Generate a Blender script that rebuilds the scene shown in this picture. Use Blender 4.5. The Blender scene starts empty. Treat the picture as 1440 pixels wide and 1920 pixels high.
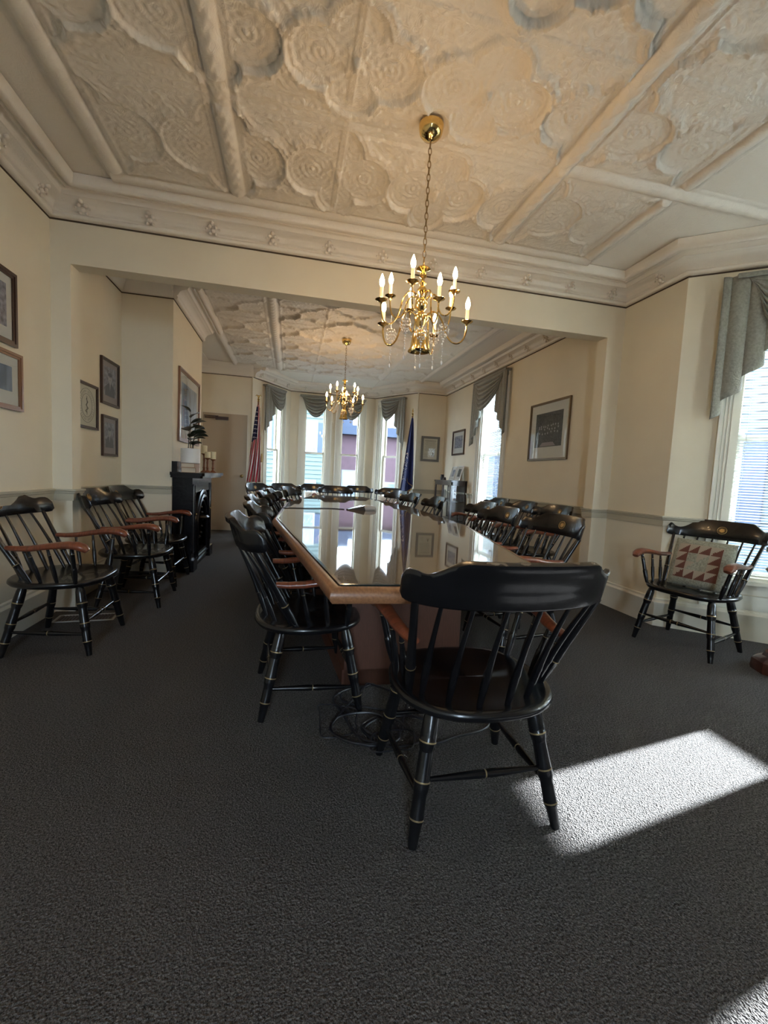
import bpy, math, random
import numpy as np
from mathutils import Vector, Matrix
random.seed(7)
S = bpy.context.scene
COL = S.collection
PI = math.pi

# ------------------------------------------------------------------ camera
F_PX, YAW, PITCH, ROLL, CAM_H = 805.18, .2176, -.0805, .0499, 1.13
cy, sy, cp, sp = math.cos(YAW), math.sin(YAW), math.cos(PITCH), math.sin(PITCH)
fw = Vector((sy*cp, cy*cp, sp)); rt = Vector((cy, -sy, 0)); up = rt.cross(fw)
cr, sr = math.cos(ROLL), math.sin(ROLL)
R_, U_ = cr*rt + sr*up, -sr*rt + cr*up
cd = bpy.data.cameras.new('camera'); cam = bpy.data.objects.new('camera', cd); COL.objects.link(cam)
cd.sensor_fit = 'HORIZONTAL'; cd.sensor_width = 36; cd.lens = F_PX/1440*36; cd.clip_start = .02; cd.clip_end = 300
M = Matrix((R_, U_, -fw)).transposed().to_4x4(); M.translation = Vector((0, 0, CAM_H)); cam.matrix_world = M
S.camera = cam
# ------------------------------------------------------------------ colour management, sky, sun
S.view_settings.view_transform = 'Standard'; S.view_settings.look = 'None'
S.view_settings.gamma = 1; S.view_settings.use_curve_mapping = False
S.view_settings.exposure = EXPOSURE = 1.22
W = bpy.data.worlds.new('world'); S.world = W; W.use_nodes = True
bg = W.node_tree.nodes['Background']; bg.inputs[0].default_value = (.70, .85, 1, 1); bg.inputs[1].default_value = 16.0
sun = bpy.data.lights.new('sun', 'SUN'); so = bpy.data.objects.new('sun', sun); COL.objects.link(so)
sun.energy = 44; sun.angle = math.radians(.8); sun.color = (.92, .97, 1)
SUN_E = math.radians(13.85)
sdir = Vector((-.983*math.cos(SUN_E), -.180*math.cos(SUN_E), -math.sin(SUN_E)))
so.rotation_euler = sdir.to_track_quat('-Z', 'Y').to_euler(); so.location = (30, 8, 12)

# ------------------------------------------------------------------ materials
def mat(name, col, rough=.5, metal=0, bump=0, bscale=40, spec=.5, coat=0, emis=None, estr=0, var=0, vscale=8, ior=None, sheen=0, stretch=None):
    m = bpy.data.materials.new(name); m.use_nodes = True; nt = m.node_tree; b = nt.nodes['Principled BSDF']
    b.inputs['Base Color'].default_value = (*col, 1); b.inputs['Roughness'].default_value = rough
    b.inputs['Metallic'].default_value = metal; b.inputs['Specular IOR Level'].default_value = spec
    b.inputs['Coat Weight'].default_value = coat; b.inputs['Coat Roughness'].default_value = .06
    if ior: b.inputs['IOR'].default_value = ior
    if sheen: b.inputs['Sheen Weight'].default_value = sheen
    if emis: b.inputs['Emission Color'].default_value = (*emis, 1); b.inputs['Emission Strength'].default_value = estr
    if bump or var:
        tc = nt.nodes.new('ShaderNodeTexCoord'); mp = nt.nodes.new('ShaderNodeMapping')
        if stretch: mp.inputs['Scale'].default_value = stretch
        nt.links.new(tc.outputs['Object'], mp.inputs[0])
    if bump:
        n = nt.nodes.new('ShaderNodeTexNoise'); n.inputs['Scale'].default_value = bscale; n.inputs['Detail'].default_value = 4
        bp = nt.nodes.new('ShaderNodeBump'); bp.inputs['Strength'].default_value = bump; bp.inputs['Distance'].default_value = .01
        nt.links.new(mp.outputs[0], n.inputs[0]); nt.links.new(n.outputs[0], bp.inputs['Height']); nt.links.new(bp.outputs[0], b.inputs['Normal'])
    if var:
        n = nt.nodes.new('ShaderNodeTexNoise'); n.inputs['Scale'].default_value = vscale; n.inputs['Detail'].default_value = 5
        r = nt.nodes.new('ShaderNodeValToRGB')
        r.color_ramp.elements[0].position = .35; r.color_ramp.elements[1].position = .65
        r.color_ramp.elements[0].color = (*[c*(1-var) for c in col], 1); r.color_ramp.elements[1].color = (*[min(1, c*(1+var)) for c in col], 1)
        nt.links.new(mp.outputs[0], n.inputs[0]); nt.links.new(n.outputs[0], r.inputs[0]); nt.links.new(r.outputs[0], b.inputs['Base Color'])
    return m
MW = mat('wall_paint', (.76, .685, .53), .75, bump=.08, bscale=300, var=.02, vscale=3)
MWF = mat('wall_paint_door', (.44, .35, .25), .7, bump=.03, bscale=200)
MTRIM = mat('trim_paint', (.76, .70, .57), .45, bump=.03, bscale=90)
MRAIL = mat('rail_paint', (.50, .46, .35), .5)
MWIN = mat('window_paint', (.74, .71, .61), .4)
MGAPSHADE = mat('gap_shadow', (.07, .05, .03), .8)  # shadow in the gap under the crown, put in as colour
MCEIL = mat('tin_ceiling', (.80, .745, .655), .45, bump=.08, bscale=90, spec=.4)
def emboss(m):
    nt = m.node_tree; L = nt.links; b = nt.nodes['Principled BSDF']; old = b.inputs['Normal'].links[0].from_node
    tc = nt.nodes.new('ShaderNodeTexCoord'); n = nt.nodes.new('ShaderNodeTexNoise'); n.inputs['Scale'].default_value = 9; n.inputs['Detail'].default_value = 1
    L.new(tc.outputs['Object'], n.inputs[0])
    mx = nt.nodes.new('ShaderNodeVectorMath'); mx.operation = 'MULTIPLY_ADD'; mx.inputs[1].default_value = (.22, .22, .22); L.new(n.outputs['Color'], mx.inputs[0]); L.new(tc.outputs['Object'], mx.inputs[2])
    v = nt.nodes.new('ShaderNodeTexVoronoi'); v.feature = 'SMOOTH_F1'; v.inputs['Scale'].default_value = 17; v.inputs['Smoothness'].default_value = .3; L.new(mx.outputs[0], v.inputs['Vector'])
    w = nt.nodes.new('ShaderNodeMath'); w.operation = 'MULTIPLY'; w.inputs[1].default_value = 26; L.new(v.outputs['Distance'], w.inputs[0])
    si = nt.nodes.new('ShaderNodeMath'); si.operation = 'SINE'; L.new(w.outputs[0], si.inputs[0])
    bp = nt.nodes.new('ShaderNodeBump'); bp.inputs['Strength'].default_value = .16; bp.inputs['Distance'].default_value = .002
    L.new(si.outputs[0], bp.inputs['Height']); L.new(old.outputs[0], bp.inputs['Normal']); L.new(bp.outputs[0], b.inputs['Normal'])
emboss(MCEIL)
MBLACK = mat('black_lacquer', (.005, .005, .006), .27, coat=.25, bump=.015, bscale=120)
MGOLD = mat('gold_line', (.30, .22, .11), .45, metal=.6)
MSEAL = mat('seal_gold', (.55, .36, .14), .4, metal=.5)
MARM = mat('cherry_arm', (.19, .05, .022), .28, coat=.4, var=.25, vscale=14, stretch=(1, 6, 1))
MWOOD = mat('table_oak', (.30, .135, .062), .3, coat=.3, var=.18, vscale=30, stretch=(4, 1, 4))
MPED = mat('table_base_wood', (.095, .036, .02), .45, var=.12, vscale=20, stretch=(6, 6, 1))
MGLASSTOP = mat('glass_over_wood', (.21, .165, .125), .03, spec=.5, ior=2.5, var=.1, vscale=12, stretch=(6, 1, 1))
MEDGE = mat('glass_edge', (.01, .02, .02), .1)
MBRASS = mat('polished_brass', (.80, .58, .24), .13, metal=1)
MBRASSD = mat('brass_chain', (.32, .22, .10), .35, metal=1)
MCANDLE = mat('candle_sleeve', (.85, .72, .48), .5, emis=(1, .6, .25), estr=.35)
MBULB = mat('bulb', (1, .9, .7), .3, emis=(1, .66, .34), estr=70)
MWHITE = mat('white_ceramic', (.72, .72, .70), .3)
MLEAF = mat('dark_leaf', (.022, .03, .018), .3, coat=.2, var=.2, vscale=20)
MSOIL = mat('soil', (.03, .02, .015), .9)
MBOOK = mat('book_cloth', (.36, .22, .13), .7); MPAGE = mat('book_pages', (.60, .52, .40), .8)
MIRON = mat('black_iron', (.006, .006, .008), .22, spec=.3, bump=.12, bscale=40)
MWAX = mat('candle_wax', (.75, .68, .45), .5)
MCWOOD = mat('candlestick_wood', (.22, .085, .035), .4)
MFD = mat('frame_dark', (.045, .018, .010), .35, coat=.3)
MFB = mat('frame_brown', (.22, .10, .045), .35, coat=.3)
MFG = mat('frame_bronze', (.16, .11, .06), .35, metal=.5)
MFS = mat('frame_slate', (.17, .17, .16), .4)
MMAT = mat('picture_mat', (.62, .58, .50), .8); MMATP = mat('picture_mat_mauve', (.30, .24, .23), .8); MPAPER = mat('paper', (.62, .57, .44), .8)
MPH = mat('photo_dark', (.05, .047, .04), .6, var=.6, vscale=60); MPHM = mat('photo_mid', (.22, .21, .24), .6, var=.5, vscale=30)
MPHB = mat('photo_blue', (.22, .27, .34), .6, var=.45, vscale=9, stretch=(1, 1, .3)); MINK = mat('ink', (.05, .05, .05), .7); MSKIN = mat('photo_face', (.38, .34, .34), .7)
MSUIT = mat('photo_suit', (.07, .07, .10), .7)
MFAB = mat('valance_fabric', (.235, .23, .19), .5, bump=.5, bscale=120, sheen=.3, var=.15, vscale=60)
MBLIND = mat('blind_slat', (.80, .79, .72), .45)
MRED = mat('flag_red', (.42, .03, .05), .7); MFW = mat('flag_white', (.72, .68, .66), .7); MBLU = mat('flag_blue', (.02, .025, .09), .7)
MNAVY = mat('state_flag_navy', (.015, .025, .12), .6); MFRG = mat('gold_fringe', (.45, .32, .12), .7)
MDWOOD = mat('cabinet_wood', (.028, .016, .014), .3, coat=.3)
MPLAS = mat('grey_plastic', (.45, .44, .41), .35); MDPLAS = mat('dark_plastic', (.012, .012, .014), .35)
MCAB = mat('cable_rubber', (.012, .012, .016), .4)
MPIL = mat('pillow_sage', (.33, .33, .26), .9, bump=.3, bscale=150, var=.25, vscale=90); MPILR = mat('pillow_rust', (.15, .055, .038), .9); MPILT = mat('pillow_tan', (.42, .35, .27), .9)
MMAHO = mat('mahogany', (.075, .022, .014), .25, coat=.5, var=.3, vscale=12)
MREG = mat('register_metal', (.35, .33, .30), .5)
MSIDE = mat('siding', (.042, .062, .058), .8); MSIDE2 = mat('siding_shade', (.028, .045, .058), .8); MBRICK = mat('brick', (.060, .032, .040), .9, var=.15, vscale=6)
MSHUT = mat('shutter_blue', (.010, .02, .045), .7); MROOF = mat('roofing', (.10, .10, .10), .9); MGRD = mat('street', (.05, .05, .055), .9); MOUTW = mat('outside_white', (.14, .145, .15), .7)
MDGL = mat('outside_pane', (.08, .10, .13), .1)

def mk_glass():
    m = bpy.data.materials.new('window_glass'); m.use_nodes = True; nt = m.node_tree
    for n in list(nt.nodes): nt.nodes.remove(n)
    o = nt.nodes.new('ShaderNodeOutputMaterial'); mx = nt.nodes.new('ShaderNodeMixShader'); t = nt.nodes.new('ShaderNodeBsdfTransparent'); g = nt.nodes.new('ShaderNodeBsdfGlossy')
    g.inputs['Roughness'].default_value = .02; t.inputs[0].default_value = (.93, .97, 1, 1); fr = nt.nodes.new('ShaderNodeFresnel'); ge = nt.nodes.new('ShaderNodeNewGeometry'); ma = nt.nodes.new('ShaderNodeMath'); ma.operation = 'MULTIPLY_ADD'; ma.inputs[1].default_value = 1/1.45-1.45; ma.inputs[2].default_value = 1.45
    nt.links.new(ge.outputs['Backfacing'], ma.inputs[0]); nt.links.new(ma.outputs[0], fr.inputs[0])
    nt.links.new(fr.outputs[0], mx.inputs[0]); nt.links.new(t.outputs[0], mx.inputs[1]); nt.links.new(g.outputs[0], mx.inputs[2]); nt.links.new(mx.outputs[0], o.inputs[0]); return m
MGL = mk_glass()
MCRY = mat('crystal', (.95, .93, .9), .05, spec=.8); MCRY.node_tree.nodes['Principled BSDF'].inputs['Transmission Weight'].default_value = .15
def mk_carpet():
    m = bpy.data.materials.new('carpet'); m.use_nodes = True; nt = m.node_tree; b = nt.nodes['Principled BSDF']; L = nt.links
    tc = nt.nodes.new('ShaderNodeTexCoord')
    b.inputs['Roughness'].default_value = 1; b.inputs['Specular IOR Level'].default_value = .1
    n = nt.nodes.new('ShaderNodeTexNoise'); n.inputs['Scale'].default_value = 150; n.inputs['Detail'].default_value = 3
    n2 = nt.nodes.new('ShaderNodeTexNoise'); n2.inputs['Scale'].default_value = 420
    vo = nt.nodes.new('ShaderNodeTexVoronoi'); vo.inputs['Scale'].default_value = 190
    for q in (n, n2, vo): L.new(tc.outputs['Object'], q.inputs['Vector'])
    r = nt.nodes.new('ShaderNodeValToRGB'); e = r.color_ramp.elements
    e[0].position = .36; e[0].color = (.012, .0115, .012, 1); e[1].position = .66; e[1].color = (.195, .18, .17, 1)
    mm = nt.nodes.new('ShaderNodeMath'); mm.operation = 'MULTIPLY_ADD'; mm.inputs[1].default_value = .5; 
    m2 = nt.nodes.new('ShaderNodeMath'); m2.operation = 'MULTIPLY'; m2.inputs[1].default_value = .5
    L.new(n2.outputs[0], m2.inputs[0]); L.new(n.outputs[0], mm.inputs[0]); L.new(m2.outputs[0], mm.inputs[2]); L.new(mm.outputs[0], r.inputs[0]); L.new(r.outputs[0], b.inputs['Base Color'])
    bp = nt.nodes.new('ShaderNodeBump'); bp.inputs['Strength'].default_value = .9; bp.inputs['Distance'].default_value = .006
    ad = nt.nodes.new('ShaderNodeMath'); ad.operation = 'ADD'; L.new(vo.outputs['Distance'], ad.inputs[0]); L.new(n.outputs[0], ad.inputs[1]); L.new(ad.outputs[0], bp.inputs['Height']); L.new(bp.outputs[0], b.inputs['Normal'])
    return m
MCARP = mk_carpet()

# ------------------------------------------------------------------ mesh helpers
class Fr:
    """wall frame: origin P, along u, inward normal n"""
    def __init__(s, P, Q):
        s.P = np.array(P, float); d = np.array(Q, float) - s.P; s.L = float(np.hypot(*d)); s.u = d/s.L; s.n = np.array([-s.u[1], s.u[0]])
    def pt(s, a, t, z): p = s.P + s.u*a + s.n*t; return (p[0], p[1], z)
class MB:
    def __init__(s): s.v = []; s.f = []; s.mi = []
    def add(s, vs, fs, mi=0):
        o = len(s.v); s.v += [tuple(map(float, v)) for v in vs]; s.f += [tuple(i+o for i in f) for f in fs]; s.mi += [mi]*len(fs)
    def hexa(s, p, mi=0): s.add(p, [(0,3,2,1),(4,5,6,7),(0,1,5,4),(1,2,6,5),(2,3,7,6),(3,0,4,7)], mi)
    def box(s, x0, x1, y0, y1, z0, z1, mi=0): s.hexa([(x0,y0,z0),(x1,y0,z0),(x1,y1,z0),(x0,y1,z0),(x0,y0,z1),(x1,y0,z1),(x1,y1,z1),(x0,y1,z1)], mi)
    def fbox(s, fr, a0, a1, t0, t1, z0, z1, mi=0):
        s.hexa([fr.pt(a0,t0,z0), fr.pt(a1,t0,z0), fr.pt(a1,t1,z0), fr.pt(a0,t1,z0), fr.pt(a0,t0,z1), fr.pt(a1,t0,z1), fr.pt(a1,t1,z1), fr.pt(a0,t1,z1)], mi)
    def tube(s, pts, rad, n=10, mi=0, closed=False, sc=(1, 1), mis=None):
        pts = [Vector(p) for p in pts]; k = len(pts)
        if not hasattr(rad, '__len__'): rad = [rad]*k
        rings = []; prev = None
        for i, p in enumerate(pts):
            if closed: t = pts[(i+1) % k]-pts[i-1]
            else: t = pts[min(i+1, k-1)]-pts[max(i-1, 0)]
            t = t.normalized() if t.length > 1e-9 else Vector((0, 0, 1))
            if prev is None: a = Vector((0, 0, 1)) if abs(t.z) < .9 else Vector((1, 0, 0)); x = t.cross(a).normalized()
            else: x = (prev-t*prev.dot(t)).normalized()
            prev = x; y = t.cross(x)
            rings.append([p+(x*math.cos(2*PI*j/n)*sc[0]+y*math.sin(2*PI*j/n)*sc[1])*rad[i] for j in range(n)])
        vs = [q for r in rings for q in r]; m = k if closed else k-1
        for i in range(m):
            o = len(s.v)
            fs = [(i*n+j, i*n+(j+1) % n, ((i+1) % k)*n+(j+1) % n, ((i+1) % k)*n+j) for j in range(n)]
            if i == 0: base = o; s.v += [tuple(v) for v in vs]
            s.f += [tuple(q+base for q in f) for f in fs]; s.mi += [mis[i] if mis else mi]*n
        if not closed:
            s.f.append(tuple(base+j for j in range(n))[::-1]); s.f.append(tuple(base+(k-1)*n+j for j in range(n))); s.mi += [mi, mi]
    def lathe(s, prof, c=(0, 0, 0), n=24, mi=0):
        c = Vector(c); k = len(prof)
        vs = [(c.x+r*math.cos(2*PI*j/n), c.y+r*math.sin(2*PI*j/n), c.z+z) for r, z in prof for j in range(n)]
        fs = [(i*n+j, i*n+(j+1) % n, (i+1)*n+(j+1) % n, (i+1)*n+j) for i in range(k-1) for j in range(n)]
        fs += [tuple(range(n))[::-1], tuple((k-1)*n+j for j in range(n))]; s.add(vs, fs, mi)
    def ball(s, c, r, n=10, sc=(1, 1, 1), mi=0):
        vs = [(c[0], c[1], c[2]-r*sc[2])]
        h = max(4, n//2)
        for i in range(1, h):
            a = -PI/2+PI*i/h
            vs += [(c[0]+r*sc[0]*math.cos(a)*math.cos(2*PI*j/n), c[1]+r*sc[1]*math.cos(a)*math.sin(2*PI*j/n), c[2]+r*sc[2]*math.sin(a)) for j in range(n)]
        vs.append((c[0], c[1], c[2]+r*sc[2])); t = len(vs)-1
        fs = [(0, 1+(j+1) % n, 1+j) for j in range(n)]
        for i in range(h-2): fs += [(1+i*n+j, 1+i*n+(j+1) % n, 1+(i+1)*n+(j+1) % n, 1+(i+1)*n+j) for j in range(n)]
        fs += [(t, 1+(h-2)*n+j, 1+(h-2)*n+(j+1) % n) for j in range(n)]; s.add(vs, fs, mi)
    def prism(s, poly, z0, z1, mi=0, bev=0):
        """vertical prism of a ccw xy polygon, with an optional rounded rim"""
        P = np.array(poly, float); c = P.mean(0); n = len(P)
        lv = [(1, z0), (1, z1)] if not bev else None
        if bev:
            d = np.abs(P-c).max(); k = lambda e: 1-e/d
            lv = [(k(bev), z0), (k(bev*.3), z0+bev*.3), (1, z0+bev), (1, z1-bev), (k(bev*.3), z1-bev*.3), (k(bev), z1)]
        vs = [(*(c+(p-c)*q), z) for q, z in lv for p in P]; m = len(lv)
        fs = [(i*n+j, i*n+(j+1) % n, (i+1)*n+(j+1) % n, (i+1)*n+j) for i in range(m-1) for j in range(n)]
        fs += [tuple(range(n))[::-1], tuple((m-1)*n+j for j in range(n))]; s.add(vs, fs, mi)
    def grid(s, A, mi=None, closed_u=False):
        """A: (nu,nv,3) array of points; mi: function(i,j)->material index"""
        nu, nv = A.shape[:2]; o = len(s.v); s.v += [tuple(map(float, p)) for p in A.reshape(-1, 3)]
        for i in range(nu if closed_u else nu-1):
            for j in range(nv-1):
                i2 = (i+1) % nu
                s.f.append((o+i*nv+j, o+i2*nv+j, o+i2*nv+j+1, o+i*nv+j+1)); s.mi.append(mi(i, j) if mi else 0)
    def build(s, name, mats, parent=None, smooth=True, ang=40, solid=0):
        me = bpy.data.meshes.new(name); me.from_pydata(s.v, [], s.f)
        for m in (mats if isinstance(mats, (list, tuple)) else [mats]): me.materials.append(m)
        me.polygons.foreach_set('material_index', s.mi)
        me.polygons.foreach_set('use_smooth', [smooth]*len(s.f)); me.update()
        if smooth: me.set_sharp_from_angle(angle=math.radians(ang))
        o = bpy.data.objects.new(name, me); COL.objects.link(o)
        if parent: o.parent = parent
        if solid:
            md = o.modifiers.new('solid', 'SOLIDIFY'); md.thickness = solid; md.offset = 0
        return o
def tag(o, label=None, cat=None, group=None, kind=None):
    if label: o['label'] = label
    if cat: o['category'] = cat
    if group: o['group'] = group
    if kind: o['kind'] = kind
    return o
def thing(name, loc, rz=0, label=None, cat=None, group=None, kind=None):
    o = bpy.data.objects.new(name, None); COL.objects.link(o); o.location = loc; o.rotation_euler = (0, 0, rz); o.empty_display_size = .05
    return tag(o, label, cat, group, kind)
def copy_tree(o, parent=None):
    c = o.copy(); COL.objects.link(c); c.parent = parent
    if parent: c.matrix_parent_inverse = o.matrix_parent_inverse
    for ch in list(o.children): copy_tree(ch, c)
    return c

# ------------------------------------------------------------------ room dimensions
XL, XR, YB, YB2 = -1.716, 3.04, 3.631, 3.764
XL2 = -1.70
ZC, ZT, ZR, ZB = 2.839, 3.0, .9255, .237
A_, B_, C_, D_ = (-.715, 8.4), (-.04, 9.42), (1.77, 9.42), (2.43, 8.4)
E1, E2 = (3.994, 2.248), (3.994, .632)
FRONT = [(XL, -2.6), (XR, -2.6), (XR, -.095), E2, E1, (XR, 2.975), (XR, YB), (XL, YB)]
FAR = [(XL2, YB2), (XR, YB2), (XR, 8.4), D_, C_, B_, A_, (XL2, 8.4), (XL2, 6.37), (-1.22, 6.37), (-1.22, 4.91), (XL2, 4.91)]

def struct(o): o['kind'] = 'structure'; return o
# floor
mb = MB(); mb.box(-2, 4.3, -2.9, 9.8, -.12, 0); struct(mb.build('floor', MCARP, smooth=False))

# walls
def wall(name, P, Q, openings=(), ext0=.0, ext1=.0, m=MW, th=.16, ztop=3.08):
    fr = Fr(P, Q); mb = MB(); cuts = sorted(openings); a = -ext0
    for (s0, s1, z0, z1) in cuts:
        mb.fbox(fr, a, s0, -th, 0, -.1, ztop)
        mb.fbox(fr, s0, s1, -th, 0, -.1, z0); mb.fbox(fr, s0, s1, -th, 0, z1, ztop); a = s1
    mb.fbox(fr, a, fr.L+ext1, -th, 0, -.1, ztop)
    struct(mb.build(name, m, smooth=False)); return fr
ZW0, ZW1 = .47, 2.66
F_bk = wall('wall_back', (XL, -2.6), (XR, -2.6), [(1.0, 1.6, ZW0, ZW1)], ext0=.16, ext1=.16)  # opening for an unseen window, added to let in more daylight
wall('wall_right_rear', (XR, -2.6), (XR, -.095))
F_b3 = wall('wall_bay_rear', (XR, -.095), E2, [(.40, .83, ZW0, ZW1)], ext1=.03)
F_b2 = wall('wall_bay_middle', E2, E1, [(.218, .648, ZW0, ZW1), (.968, 1.398, ZW0, ZW1)], ext1=.03)
F_b1 = wall('wall_bay_front', E1, (XR, 2.975), [(.37, .80, ZW0, ZW1)], ext0=.03)
F_r = wall('wall_right', (XR, 2.975), (XR, 8.4), [(5.90-2.975, 6.66-2.975, ZW0, ZW1)], ext1=.16)
wall('wall_left', (XL, YB), (XL, -2.6), ext0=.02)
mb = MB(); mb.box(XL-.16, -1.587, YB, YB2, -.1, 3.08); mb.box(2.869, XR+.01, YB, YB2, -.1, 3.08); mb.box(-1.587, 2.869, YB, YB2, 2.5425, 3.08)
struct(mb.build('wall_divider', MW, smooth=False))
wall('wall_far_left', (XL2, 4.91), (XL2, YB2))
wall('wall_far_recess', (XL2, 8.4), (XL2, 6.37), ext0=.16)
mb = MB(); mb.box(XL2-.16, -1.22, 4.91, 6.37, -.1, 3.08); struct(mb.build('wall_chimney', MW, smooth=False))
wall('wall_far_door', A_, (XL2, 8.4))
F_r0 = wall('wall_far_right', (XR, 8.4), D_)
F_c1 = wall('wall_far_bay_right', D_, C_, [(.485, .995, ZW0, ZW1)], ext1=.04, ext0=.02)
F_c2 = wall('wall_far_bay_middle', C_, B_, [(.30, .75, ZW0, ZW1), (1.045, 1.53, ZW0, ZW1)], ext1=.04)
F_c3 = wall('wall_far_bay_left', B_, A_, [(.32, .80, ZW0, ZW1)], ext1=.02)

# running mouldings
def sweep(mb, path, prof, closed=False, mi=0):
    P = [np.array(p, float) for p in path]; k = len(P); rings = []
    for i in range(k):
        ns = []
        if closed or i > 0: d = P[i]-P[i-1]; d /= np.hypot(*d); ns.append(np.array([-d[1], d[0]]))
        if closed or i < k-1: d = P[(i+1) % k]-P[i]; d /= np.hypot(*d); ns.append(np.array([-d[1], d[0]]))
        n = sum(ns); n = n/(n@ns[0]) if len(ns) > 1 else n
        rings.append([(*(P[i]+n*t), z) for t, z in prof])
    m = len(prof); o = len(mb.v); mb.v += [tuple(map(float, q)) for r in rings for q in r]
    for i in range(k if closed else k-1):
        for j in range(m-1):
            a, b = i*m, ((i+1) % k)*m; mb.f.append((o+a+j, o+b+j, o+b+j+1, o+a+j+1)); mb.mi.append(mi)
    if not closed:
        mb.f.append(tuple(o+j for j in range(m))); mb.f.append(tuple(o+(k-1)*m+j for j in range(m))[::-1]); mb.mi += [mi, mi]
def arcp(c, r, a0, a1, n=5): return [(c[0]+r*math.cos(math.radians(a0+(a1-a0)*i/n)), c[1]+r*math.sin(math.radians(a0+(a1-a0)*i/n))) for i in range(n+1)]
CROWN = [(-.01, ZC), (.022, ZC)] + arcp((.022, ZC+.018), .018, -90, 60) + [(.034, 2.878)] + arcp((.115, 2.862), .075, 165, 95) + [(.116, 2.944), (.13, 2.944), (.133, 2.952)] + arcp((.158, 2.952), .022, 170, 20, 6) + [(.19, 2.955), (.20, 2.966)] + arcp((.232, 2.972), .026, 200, 350, 6) + [(.262, 2.99), (.262, 3.02), (-.01, 3.02)]
COVE = [(-.01, ZC), (.01, ZC)] + arcp((.25, ZC-.07), .24, 160, 95, 6) + [(.24, 3.02), (-.01, 3.02)]
RAIL = [(-.01, ZR-.085), (.012, ZR-.085), (.014, ZR-.035), (.024, ZR-.028), (.026, ZR-.016), (.036, ZR-.012), (.036, ZR), (-.01, ZR)]
BASE = [(-.01, -.01), (.022, -.01), (.022, ZB-.055), (.03, ZB-.045), (.03, ZB-.035), (.016, ZB-.02), (.016, ZB-.006), (.008, ZB), (-.01, ZB)]
GAPSHADE = [(-.01, ZC-.010), (.004, ZC-.010), (.004, ZC+.002), (-.01, ZC+.002)]
mb = MB(); sweep(mb, FRONT, CROWN, True)
def knots(mb, P, Q, step=.43, off=.22):
    fr = Fr(P, Q); s = off
    while s < fr.L-.12:
        for (ds, t, z, r) in ((0, .06, 2.895, .017), (.022, .075, 2.915, .013), (-.022, .075, 2.915, .013), (.02, .05, 2.875, .012), (-.02, .05, 2.875, .012), (0, .1, 2.93, .015), (.045, .07, 2.9, .008), (-.045, .07, 2.9, .008)):
            mb.ball(fr.pt(s+ds, t, z), r, 8, (1, 1, 1))
        s += step
for i in (3, 4, 5, 6, 7): knots(mb, FRONT[i], FRONT[(i+1) % 8])
struct(mb.build('trim_1', MCEIL, ang=50))
mb = MB()
sweep(mb, [(-1.22+.0, YB2+.001)][:0] + [(XL2+.0, YB2), (XR, YB2), (XR, 8.4), D_, C_, B_, A_], CROWN)
sweep(mb, [(-1.22, 6.37), (-1.22, 4.91)], CROWN)
for P, Q in (((XR, YB2), (XR, 8.4)), (D_, C_), (C_, B_), (B_, A_)): knots(mb, P, Q)
struct(mb.build('trim_2', MCEIL, ang=50))
mb = MB(); sweep(mb, [A_, (XL2, 8.4), (XL2, 6.37), (-1.22, 6.37)], COVE); sweep(mb, [(-1.22, 4.91), (XL2, 4.91), (XL2, YB2)], COVE)
struct(mb.build('trim_3', MCEIL, ang=50))
mb = MB(); sweep(mb, FRONT, GAPSHADE, True); sweep(mb, FAR, GAPSHADE, True); struct(mb.build('gap_shadow_strip', MGAPSHADE))  # dark strip painted as the shadow line of the gap under the crown
mb = MB()
def along(P, Q, s): f = Fr(P, Q); return f.pt(s, 0, 0)[:2]
for p in ([(-1.587, YB2), (-1.587, YB), (XL, YB), (XL, -2.6)], [(-1.22, 4.91), (XL2, 4.91), (XL2, YB2)],
          [along(E1, (XR, 2.975), .93), (XR, 2.975), (XR, YB), (2.869, YB), (2.869, YB2)], [(XR, YB2), (XR, 5.76)],
          [(XR, 6.80), (XR, 8.4), D_, along(D_, C_, .30)], [along(B_, A_, .98), A_, (-.79, 8.4)], [(-1.585, 8.4), (XL2, 8.4), (XL2, 6.37), (-1.22, 6.37)], [(XR, -2.6), (XR, -.095)], [(XL, -2.6), (XR, -2.6)]):
    sweep(mb, p, RAIL)
struct(mb.build('trim_5', MRAIL))
mb = MB(); sweep(mb, FRONT[:7]+[(2.869, YB), (2.869, YB2)], BASE); sweep(mb, [(-1.587, YB2), (-1.587, YB), (XL, YB), (XL, -2.6)], BASE)
struct(mb.build('baseboard_front', MTRIM))
mb = MB(); sweep(mb, [(2.869, YB2), (XR, YB2), (XR, 8.4), D_, C_, B_, A_, (-.79, 8.4)], BASE)
sweep(mb, [(-1.585, 8.4), (XL2, 8.4), (XL2, 6.37), (-1.22, 6.37)], BASE); sweep(mb, [(-1.22, 4.91), (XL2, 4.91), (XL2, YB2)], BASE)
struct(mb.build('baseboard_far', MTRIM))

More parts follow.
